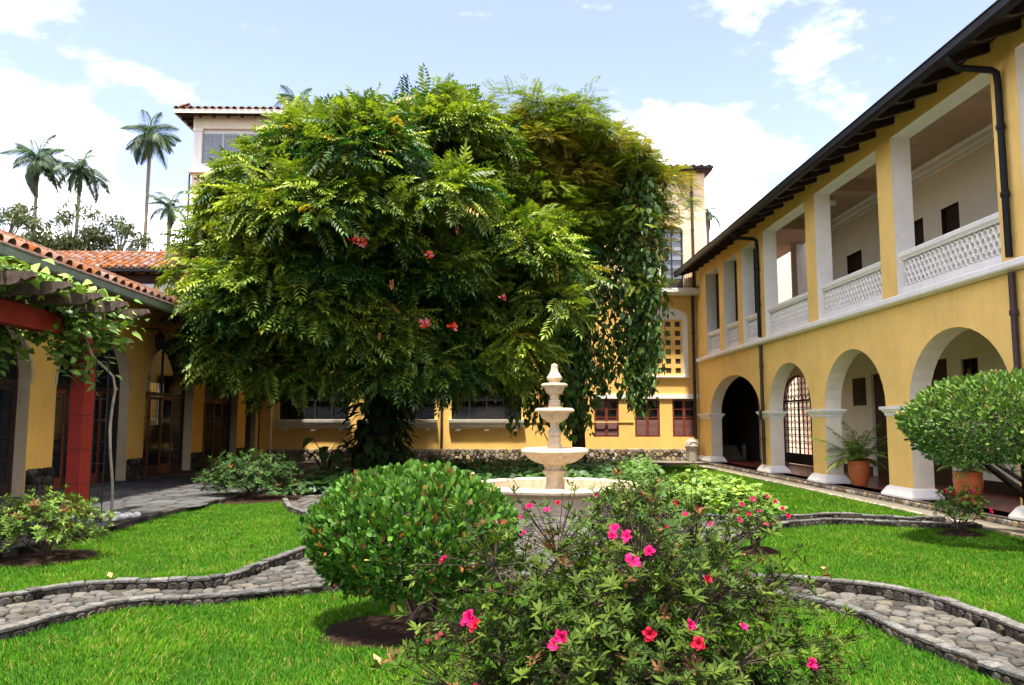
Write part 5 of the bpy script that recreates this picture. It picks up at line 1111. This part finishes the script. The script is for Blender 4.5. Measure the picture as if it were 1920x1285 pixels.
for k in range(9):
    a = k * .7 + .2; e = np.array([-4.6 + 4.6 * math.cos(a), CY + 3.6 * math.sin(a), 7.5 + 3.5 * ((k * 37) % 10) / 10]); s_ = tb + (.08, -.15, 2.4 + .2 * k); mid_ = s_ * .45 + e * .55 + (0, 0, -.5)
    tk.tube([s_, mid_, e], [.26, .18, .09], 8); lim.append(e)
lim = np.array(lim)
for b in Bc[::1]:
    q = lim[np.argmin(np.linalg.norm(lim - b, axis=1))]; tk.tube([q, (q + b) / 2 + rng.normal(0, .3, 3), b], [.07, .045, .02], 5, False)
tk.build('trunk', 'bark', bt_, True, 60)
# flower clusters and spent ones, on the camera side of the crown
def cluster(name, mat, seed):
    r = random.Random(seed); V = []; F = []
    for k in range(18):
        d = Vector((r.uniform(-1, 1), r.uniform(-1, 1), r.uniform(-.5, 1))).normalized(); i = len(V); x = d.orthogonal().normalized() * .3; y = d.cross(x)
        V += [d * .15, d * .7 + x, d * 1.0 + y * .5, d * .7 - x, d * .75 + y]; F += [(i, i + 1, i + 2), (i, i + 2, i + 3), (i + 1, i + 4, i + 3, i + 2)]
    return MB().add(V, F).mesh(name, mat)
CLM = [cluster('flower_cluster', 'tulip_red', k) for k in range(3)]; POD = cluster('seed_pod', 'pod_brown', 9)
cam_p = Vector((0, 0, 2.05))
def crown_front(X, Z, extra=1.5):
    l, r_ = np.interp(Z, ZP, LP), np.interp(Z, ZP, RP); ax = (-4.6 - l) if X < -4.6 else (r_ + 4.6); ay = np.interp(Z, ZP, AY); q = 1 - ((X + 4.6) / ax) ** 2
    return Vector((X, CY - ay * math.sqrt(max(.04, q)) - extra, Z))
for X, Z, s in ((-8.9, 11.3, .26), (-4.15, 7.3, .2), (-3.95, 7.25, .2), (-2.15, 5.0, .2), (-1.35, 4.95, .2), (-6.3, 13.3, .2), (-7.6, 9.7, .2), (-2.1, 9.7, .18), (-9.7, 7.3, .17), (-5.6, 12.6, .18), (-2.0, 7.0, .15), (-4.9, 10.8, .18), (.2, 6.0, .15), (-10.6, 8.3, .16), (-7.9, 12.0, .17), (-.3, 10.6, .17), (-3.2, 12.6, .15)):
    obj('flower_cluster', random.choice(CLM), bt_, Matrix.Translation(crown_front(X, Z)) @ Matrix.Scale(s, 4))
for X, Z, s in ((-10.2, 5.6, .12), (-8.6, 5.2, .12), (-6.4, 5.9, .12), (-5.9, 5.2, .13), (-3.1, 6.1, .14), (-8.9, 4.3, .14), (-3.5, 4.6, .1), (-7.1, 8.2, .12), (-1.2, 7.9, .12)):
    obj('seed_pod', POD, bt_, Matrix.Translation(crown_front(X, Z, 1.2)) @ Matrix.Diagonal((s * .6, s * .6, s * 1.5, 1)))
# climber on the trunk
cl = thing('trunk_climber', 'dark big leaved climber covering the trunk of the big tree', 'climber', (-4.62, 31.5, 0))
n = 620; a = rng.uniform(0, 6.28, n); z = rng.uniform(.15, 4.4, n); r_ = .55 + .45 * rng.uniform(0, 1, n) + .3 * np.clip((z - 2) / 2, 0, 1); P = np.stack([-4.6 + r_ * np.cos(a) * 1.25, 31.45 + r_ * np.sin(a), z], 1)
scatter([T_HEART], P, np.stack([np.cos(a), np.sin(a), rng.uniform(-1.2, .1, n)], 1), np.stack([np.cos(a) * .6, np.sin(a) * .6, np.ones(n)], 1), rng.uniform(.32, .6, n), mixc((.02, .05, .015), (.045, .09, .02), rng.uniform(0, 1, n)), 'foliage', 'leaf', cl)
m = MB()
for k in range(7): m.tube([(-4.62 + .62 * math.cos(k * .9 + .25 * zz), 31.5 + .62 * math.sin(k * .9 + .25 * zz), zz) for zz in np.linspace(-.05, 4.2, 8)], .035, 5)
m.build('stems', 'bark', cl)

# ------------------------------------------------------------------ feathery tree and hanging vines
ft = thing('flame_tree', 'feathery yellow green tree with flat layered sprays right of the big tree', 'tree', (3.6, 33.8, 0))
FE = [t_feather(), t_feather(9, .25)]
Pl = []; Dl = []; Sl = []; Cl = []; disc = []
for k in range(215):
    z = 8.6 + 6.4 * rng.uniform() ** .62; half = np.interp(z, [8, 10.5, 12, 13.5, 15], [2.6, 4.2, 4.4, 3.7, 2.2]); x = rng.uniform(-1, 1); y = rng.uniform(-1, .8)
    if x * x + y * y > 1.15: continue
    disc.append((2.5 + (half + .3) * x, 31.8 + 3.2 * y, z - .55 - 1.3 * np.clip(x, 0, 1) ** 2, rng.uniform(.6, 1.35)))
disc += [(4.6, 31.5, 13.9, .9), (5.8, 31.4, 13.0, .8), (2.2, 31.4, 14.2, .8), (3.6, 31.6, 14.3, .8), (6.9, 31, 11.8, 1.0), (7.2, 30.8, 10.9, .8), (6.5, 31, 12.2, .8), (7.2, 31, 12.2, .45), (1.0, 31.3, 13.6, .9)]
for x, y, z, r_ in disc:
    n = int(78 * r_ * r_) + 14; a = rng.uniform(0, 6.28, n); q = r_ * np.sqrt(rng.uniform(0, 1, n)); P = np.stack([x + q * np.cos(a), y + q * np.sin(a), z - .18 * q * q + rng.normal(0, .2, n)], 1); Pl.append(P)
    Dl.append(np.stack([np.cos(a) + rng.normal(0, .4, n), np.sin(a) + rng.normal(0, .4, n), rng.normal(-.05, .3, n)], 1)); Sl.append(rng.uniform(.4, .68, n))
    old = rng.uniform() < .32; base = mixc((.085, .15, .014), (.25, .285, .030), np.clip(rng.normal(.5, .25, n), 0, 1)); Cl.append(base * .5 + .5 * np.array((.40, .24, .045)) if old else base)
P = np.vstack(Pl); scatter(FE, P, np.vstack(Dl), np.tile([0, 0, 1.], (len(P), 1)) + rng.normal(0, .12, P.shape), np.concatenate(Sl), np.vstack(Cl), 'crown', 'leaf', ft)
tk = MB(); tk.tube([(3.6, 33.8, -.1), (3.5, 33.7, 3), (3.3, 33.3, 7), (3.2, 32.8, 11)], [.32, .26, .2, .12], 10)
for x, y, z, r_ in disc:
    s0 = np.array([3.3, 33.2, max(5.5, z - 2.6)]); e = np.array([x, y, z - .04]); tk.tube([s0, s0 * .45 + e * .55 + rng.normal(0, .15, 3), e], [.07, .045, .018], 5, False)
tk.build('trunk', 'bark', ft, True, 60)

hv = thing('hanging_vine', 'curtain of pointed vine leaves hanging from the feathery tree to near the ground', 'vine', (4.0, 31, 2))
Pl = []; Dl = []; Sl = []; Cl = []; st = MB()
groups = [(1.35, 31.6, .4, 15, 9.0, 2.0), (2.1, 31.3, .35, 16, 10.0, 2.6), (2.75, 31.2, .32, 24, 10.5, 1.5), (3.3, 31.4, .28, 18, 10.8, 1.4), (3.95, 31.0, .34, 15, 11.0, 2.6), (4.7, 31.1, .22, 5, 10.8, 3.4), (5.15, 30.9, .2, 3, 11.2, 3.2), (5.6, 30.6, .34, 24, 12.0, 2.3), (6.1, 30.5, .22, 14, 12.2, 3.6), (6.5, 30.6, .14, 4, 11.6, 6.6), (1.0, 31.8, .3, 8, 6, 1.5), (5.5, 30.5, .26, 8, 9, 2.8)]
for gx_, gy_, sp, ns, zt, zb in groups:
    for k in range(ns):
        x0 = gx_ + rng.normal(0, sp); y0 = gy_ + rng.normal(0, .5); top_ = zt + rng.normal(0, .8); bot = zb + abs(rng.normal(0, 1.0)); zz = np.arange(bot, top_, .085)
        if len(zz) < 4: continue
        ph = rng.uniform(0, 6); X = x0 + .16 * np.sin(zz * 1.1 + ph) + rng.normal(0, .13, len(zz)); Y = y0 + .16 * np.cos(zz * .9 + ph) + rng.normal(0, .13, len(zz))
        Pl.append(np.stack([X, Y, zz], 1)); n = len(zz); a = rng.uniform(0, 6.28, n); Dl.append(np.stack([.6 * np.cos(a), .6 * np.sin(a), rng.uniform(-1.5, -.5, n)], 1)); Sl.append(rng.uniform(.13, .38, n))
        Cl.append(mixc((.024, .066, .012), (.10, .175, .025), np.clip(rng.normal(.4, .28, n), 0, 1)))
        if k % 2 == 0: st.tube([(x0 + .1 * math.sin(z * 1.1 + ph), y0 + .1 * math.cos(z * .9 + ph), z) for z in np.linspace(bot, top_, 8)], .012, 3, False)
P = np.vstack(Pl); D = np.vstack(Dl); C = np.vstack(Cl); br = rng.uniform(0, 1, len(P)) < .015; C[br] = (.34, .13, .04)
scatter([T_HEART, T_LANCE], P, D, np.column_stack([D[:, 0], D[:, 1], np.full(len(D), .5)]) + rng.normal(0, .3, D.shape) + np.array([0, -.5, 0]), np.concatenate(Sl), C, 'foliage', 'leaf_gloss', hv); st.build('stems', 'twig', hv)

# ------------------------------------------------------------------ vine on the pergola
vi = thing('pergola_vine', 'leafy green vine spilling over the pergola rafters by the red post', 'vine', (-7.55, 15.7, 0))
Pl = []; sp = []
def along(p0, p1, n, s): 
    t = rng.uniform(0, 1, n)[:, None]; return np.array(p0) * (1 - t) + np.array(p1) * t + rng.normal(0, 1, (n, 3)) * np.array(s)
Pl.append(along((-8.75, 11.0, 4.5), (-8.2, 15.9, 4.46), 760, (.40, .3, .09))); Pl.append(along((-8.6, 15.0, 4.3), (-7.9, 16.1, 3.95), 320, (.27, .25, .22)))
Pl.append(along((-8.7, 15.3, 4.0), (-8.15, 15.8, 3.05), 200, (.22, .22, .22))); Pl.append(along((-9.4, 15.2, 3.7), (-9.9, 15.0, 2.5), 55, (.12, .12, .15))); Pl.append(along((-8.7, 15.2, 3.9), (-9.6, 15.1, 3.3), 100, (.22, .2, .16)))
Pl.append(np.stack([rng.uniform(-11.6, -7.6, 3600), rng.uniform(9.8, 14.8, 3600), rng.normal(4.5, .07, 3600)], 1)); Pl.append(np.stack([rng.uniform(-11.8, -8.6, 1000), rng.uniform(14.4, 16.4, 1000), rng.normal(4.48, .06, 1000)], 1))  # wide leaf canopy, mostly out of frame, added to shade beam and wing
Pl.append(along((-8.1, 15.9, 3.9), (-7.75, 15.9, 3.55), 40, (.14, .15, .12)))
P = np.vstack(Pl); n = len(P); a = rng.uniform(0, 6.28, n)
C = mixc((.055, .135, .02), (.19, .28, .05), np.clip(rng.normal(.5, .3, n) + .3 * (P[:, 2] > 4.2), 0, 1)); C[rng.uniform(0, 1, n) < .01] = (.4, .3, .06)
scatter([T_HEART], P, np.stack([np.cos(a) + .3, np.sin(a), rng.uniform(-.9, .2, n)], 1), np.tile([0, -.3, 1.], (n, 1)) + rng.normal(0, .35, (n, 3)), rng.uniform(.13, .27, n), C, 'foliage', 'leaf_gloss', vi)
m = MB(); m.tube([(-7.55 + .05 * math.sin(2.2 * z), 15.65 + .05 * math.cos(2.2 * z), z) for z in np.linspace(0, 2.7, 14)] + [(-7.6, 15.65, 2.95), (-7.8, 15.65, 3.15), (-8.0, 15.6, 3.35), (-8.15, 15.6, 3.7), (-8.1, 15.5, 4.3)], [.028] * 14 + [.024] * 5, 6); m.build('stem', 'bark_pale', vi, True)
m = MB()
for k in range(26):
    p = P[rng.integers(0, n)]; q = P[np.argsort(np.linalg.norm(P - p, axis=1))[40]]; m.tube([p, (p + q) / 2 + rng.normal(0, .05, 3), q], .008, 3, False)
tag(m.build('tendrils', 'twig', vi), kind='stuff')

# ================================================================== PALMS AND FAR TREES
FAR = [frond_mesh(3.1, 30, .95, .95, .05, 'leaf_far', (.030, .062, .022), up=.8, seed=11, tip=.8), frond_mesh(2.8, 28, .9, 1.25, .05, 'leaf_far', (.038, .072, .026), up=.6, seed=12, tip=.9), frond_mesh(2.9, 30, .9, .7, .05, 'leaf_far', (.045, .08, .026), up=1.05, seed=13, tip=.7)]
def palm(x, y, zc, lb, sc=1.0, r0=.24, lean=0.0, nf=25, skirt=True):
    t = thing('palm_tree', lb, 'palm', (x + lean, y, 0), 'tall palms beyond the roofs')
    MB().tube([(x + lean * (1 - q), y, zc * q) for q in np.linspace(0, 1, 6)], [r0 * 1.1, r0, r0 * .95, r0 * .9, r0 * .85, r0 * .95], 8).build('trunk', 'bark_pale', t, True)
    for k in range(nf): obj('frond', FAR[k % 3], t, rotm((x, y, zc), k * 2.4 + random.uniform(-.2, .2), random.uniform(-1.0, .55) if k > 3 else random.uniform(.6, .9), sc * random.uniform(.75, 1.1)))
    if skirt:
        for k in range(5): MB().tube([(x, y, zc - .1), (x + random.uniform(-.35, .35), y - random.uniform(.1, .35), zc - 1.1 * sc), (x + random.uniform(-.5, .5), y - .3, zc - random.uniform(1.8, 2.8) * sc)], [.10, .08, .02], 5).build('dead_frond', 'pod_brown', t)
YP = 66.0
def px(u, v):
    # place in the plane Y = 66 m of a point measured on the photograph
    p, w = R(5.81), R(1.174); a, b = (u - 960) / 1464, (642.5 - v) / 1464
    fy = math.cos(p) - b * math.sin(p); dx = math.sin(w) * fy + a * math.cos(w); dy = math.cos(w) * fy - a * math.sin(w); dz = math.sin(p) + b * math.cos(p)
    return dx / dy * YP, 2.05 + dz / dy * YP
for u, v, lb, sc, ln_ in ((62, 300, 'tall palm standing furthest left', 1.0, .1), (143, 318, 'tall palm just right of the leftmost one', .92, -.3), (274, 250, 'tallest slim palm standing alone left of the tower', .95, -.2), (322, 395, 'short palm half hidden by the big tree left of the tower', .72, 0), (556, 196, 'palm top showing between the tower roof and the big tree', .7, 0), (905, 222, 'palm top just visible above the middle of the big tree', .7, 0), (1322, 408, 'palm fronds peeping out behind the peach upper storey', .55, 0)):
    x, z = px(u, v); palm(x, YP + random.uniform(-1, 1), z, lb, sc, .17, ln_, 27 if sc > .8 else 18, sc > .9)
def far_tree(x, y, w, zb, zt, n, lb, cols):
    t = thing('gum_tree', lb, 'tree', (x, y, 0), 'grey green trees behind the left roofs'); m = MB(); m.tube([(x, y, 0), (x + .3, y, zb), (x, y, (zb + zt) / 2)], [.4, .3, .15], 7)
    Pl = []; 
    for k in range(n):
        c = np.array([x + rng.uniform(-1, 1) * w, y + rng.uniform(-1, 1) * w * .7, rng.uniform(zb, zt)]); q = abs(c[0] - x) / w; c[2] = zb + (c[2] - zb) * (1 - .45 * q * q); r_ = rng.uniform(.5, 1.25); d = unit(110, -1, 1); Pl.append(c + d * (r_ * rng.uniform(.3, 1, 110) ** .6)[:, None] * np.array([1.1, 1.1, .75])); m.tube([(x + .1, y, zb + .3 * (c[2] - zb)), c], [.09, .03], 4, False)
    P = np.vstack(Pl); n_ = len(P); scatter([T_LANCE], P, norm(rng.normal(0, 1, (n_, 3)) + np.array([0, 0, -.6])), rng.normal(0, 1, (n_, 3)) + np.array([0, 0, .8]), rng.uniform(.28, .55, n_), mixc(cols[0], cols[1], rng.uniform(0, 1, n_)), 'crown', 'leaf_far', t); m.build('trunk', 'bark_pale', t)
gc = ((.04, .06, .02), (.10, .115, .042))
far_tree(-39.5, 62, 3.2, 14.5, 20, 34, 'grey green tree at the far left edge above the roof', gc)
far_tree(-33.6, 61, 2.6, 13.5, 19.6, 40, 'bushy grey green tree between the two left palms', gc)
far_tree(-30.2, 62, 1.8, 14, 18.2, 20, 'smaller loose tree left of the lone tall palm', gc)
far_tree(-26.5, 63, 1.9, 12.5, 16.0, 16, 'low dark tree just right of the lone tall palm', ((.04, .07, .025), (.10, .13, .045)))
